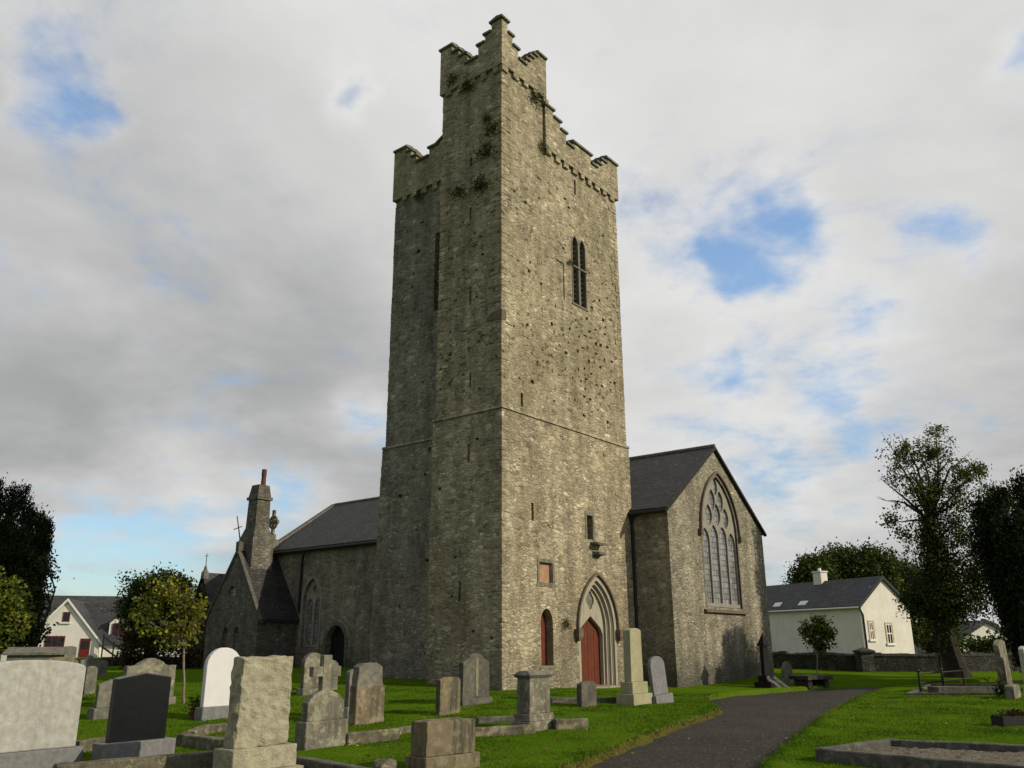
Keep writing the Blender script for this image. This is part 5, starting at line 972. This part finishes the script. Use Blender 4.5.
# ================================================================== light and sky
SAZ, SEL = rad(108), rad(27)
sv = Vector((math.sin(SAZ)*math.cos(SEL), math.cos(SAZ)*math.cos(SEL), math.sin(SEL)))
sl_ = bpy.data.lights.new('sun', 'SUN'); sl_.energy = 3.9; sl_.angle = rad(.53); sl_.color = (1, .885, .675); so = bpy.data.objects.new('sun', sl_); COL.objects.link(so); so.rotation_euler = (-sv).to_track_quat('-Z', 'Y').to_euler(); so.location = (30, -10, 30)
W_ = bpy.data.worlds.new('World'); S.world = W_; W_.use_nodes = True; t = NT(W_.node_tree); bg = t.n['Background']; out = t.n['World Output']
sky = t.new('ShaderNodeTexSky', sky_type='NISHITA', sun_disc=False, sun_elevation=SEL, sun_rotation=SAZ, air_density=1.0, dust_density=.6, ozone_density=1.5)
skyc = t.mix(1, sky.outputs[0], (1.0, 1.0, 1.0), 'MULTIPLY')
d = t.new('ShaderNodeTexCoord').outputs['Generated']; d = t.vmath('NORMALIZE', d)
sx = t.new('ShaderNodeSeparateXYZ'); t.put(sx.inputs[0], d); zc = t.math('MAXIMUM', sx.outputs[2], .0); inv = t.math('DIVIDE', 1.0, t.math('ADD', zc, .22))
pc = t.new('ShaderNodeVectorMath', operation='SCALE'); t.put(pc.inputs[0], d); t.put(pc.inputs['Scale'], inv); pl_ = pc.outputs[0]; pl_ = t.mapping(pl_, (1, 1, .6), (3.7, 1.3, 0))
fb = t.noise(pl_, 1.6, 6, .58, .25); fb2 = t.noise(t.mapping(pl_, (1, 1, 1), (8, 2, 5)), 1.0, 5, .55, .3); det = t.noise(pl_, 4.2, 5, .6, .3)
wn = t.vmath('SUBTRACT', t.noise(d, 5.0, 4, .6, 0, True), (.5, .5, .5)); wsc = t.new('ShaderNodeVectorMath', operation='SCALE'); t.put(wsc.inputs[0], wn); wsc.inputs['Scale'].default_value = .20
dw = t.vmath('NORMALIZE', t.vmath('ADD', d, wsc.outputs[0]))
holes = None
def hole(px, py, size, k):
    global holes
    v = ray(px, py); v = v/np.linalg.norm(v); dt = t.vmath('DOT_PRODUCT', dw, tuple(v)); g = t.math('MULTIPLY', t.math('POWER', t.math('MAXIMUM', dt, 0), 1.39/(size**2)), k)
    holes = g if holes is None else t.math('ADD', holes, g)
for a in ((35, 66, .040, .27), (95, 84, .030, .26), (350, 95, .022, .30), (785, 228, .034, .28), (735, 268, .030, .30), (745, 305, .024, .24), (1012, 68, .022, .26), (945, 240, .025, .20), (870, 328, .030, .22), (725, 408, .034, .26), (835, 418, .036, .22), (378, 412, .034, .30), (90, 550, .06, .36), (190, 556, .05, .30), (290, 490, .032, .24), (775, 485, .03, .20), (780, 575, .03, .24)): hole(*a)
det2 = t.noise(pl_, 11.0, 5, .62, .4)
dens = t.math('SUBTRACT', t.math('ADD', t.math('MULTIPLY_ADD', fb, .50, .42), t.math('MULTIPLY_ADD', det, .70, -.35)), holes); dens = t.math('ADD', dens, t.math('MULTIPLY_ADD', det2, .26, -.13))
cov = t.math('MULTIPLY_ADD', t.step(dens, .24, .64), .88, .12)
shade = t.math('ADD', t.math('MULTIPLY_ADD', fb2, 1.25, -.28), t.math('MULTIPLY', t.math('SUBTRACT', 1, t.step(dens, .45, .90)), .30))
shade = t.math('ADD', shade, t.math('MULTIPLY_ADD', det, .75, -.375)); shade = t.math('ADD', shade, t.math('MULTIPLY_ADD', det2, .22, -.11))
v = ray(760, 60); v = v/np.linalg.norm(v); br = t.math('POWER', t.math('MAXIMUM', t.vmath('DOT_PRODUCT', d, tuple(v)), 0), 9.0)
v = ray(190, 380); v = v/np.linalg.norm(v); dk = t.math('POWER', t.math('MAXIMUM', t.vmath('DOT_PRODUCT', d, tuple(v)), 0), 16.0)
back = t.step(sx.outputs[1], .30, -.35)           # unseen sky behind the camera, darkened to cut the fill on shaded walls
shade = t.math('SUBTRACT', t.math('ADD', shade, t.math('MULTIPLY', br, .26)), t.math('MULTIPLY', dk, .08))
ga_ = rad(138); glow = t.math('POWER', t.math('MAXIMUM', t.vmath('DOT_PRODUCT', d, (math.sin(ga_)*.85, math.cos(ga_)*.85, .52)), 0), 7.0)   # brighter sky patch added out of view to lighten the turret's shaded face
cl = t.ramp(shade, [(.15, (.30, .31, .315)), (.38, (.43, .435, .435)), (.60, (.60, .60, .595)), (.85, (.76, .755, .745))])
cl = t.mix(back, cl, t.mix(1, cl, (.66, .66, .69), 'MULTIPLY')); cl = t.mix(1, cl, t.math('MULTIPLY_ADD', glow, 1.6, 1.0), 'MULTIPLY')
bg.inputs['Strength'].default_value = .10
cl10 = t.mix(1, cl, (10, 10, 10), 'MULTIPLY')
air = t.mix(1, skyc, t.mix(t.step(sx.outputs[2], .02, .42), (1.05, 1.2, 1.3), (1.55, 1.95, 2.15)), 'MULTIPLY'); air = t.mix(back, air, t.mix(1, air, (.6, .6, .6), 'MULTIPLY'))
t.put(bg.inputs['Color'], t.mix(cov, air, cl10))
S.view_settings.view_transform = 'Standard'; S.view_settings.look = 'None'; S.view_settings.exposure = 0; S.view_settings.gamma = 1; S.view_settings.use_curve_mapping = False
S.cycles.max_bounces = 6; S.cycles.diffuse_bounces = 2; S.cycles.glossy_bounces = 3; S.cycles.transmission_bounces = 3; S.cycles.transparent_max_bounces = 4
S.cycles.use_denoising = True; S.cycles.use_adaptive_sampling = True; S.cycles.adaptive_threshold = .02; W_.cycles.sampling_method = 'MANUAL'; W_.cycles.sample_map_resolution = 512
for o in [o for o in bpy.data.objects if o.name.startswith('cutter')]: bpy.data.objects.remove(o)
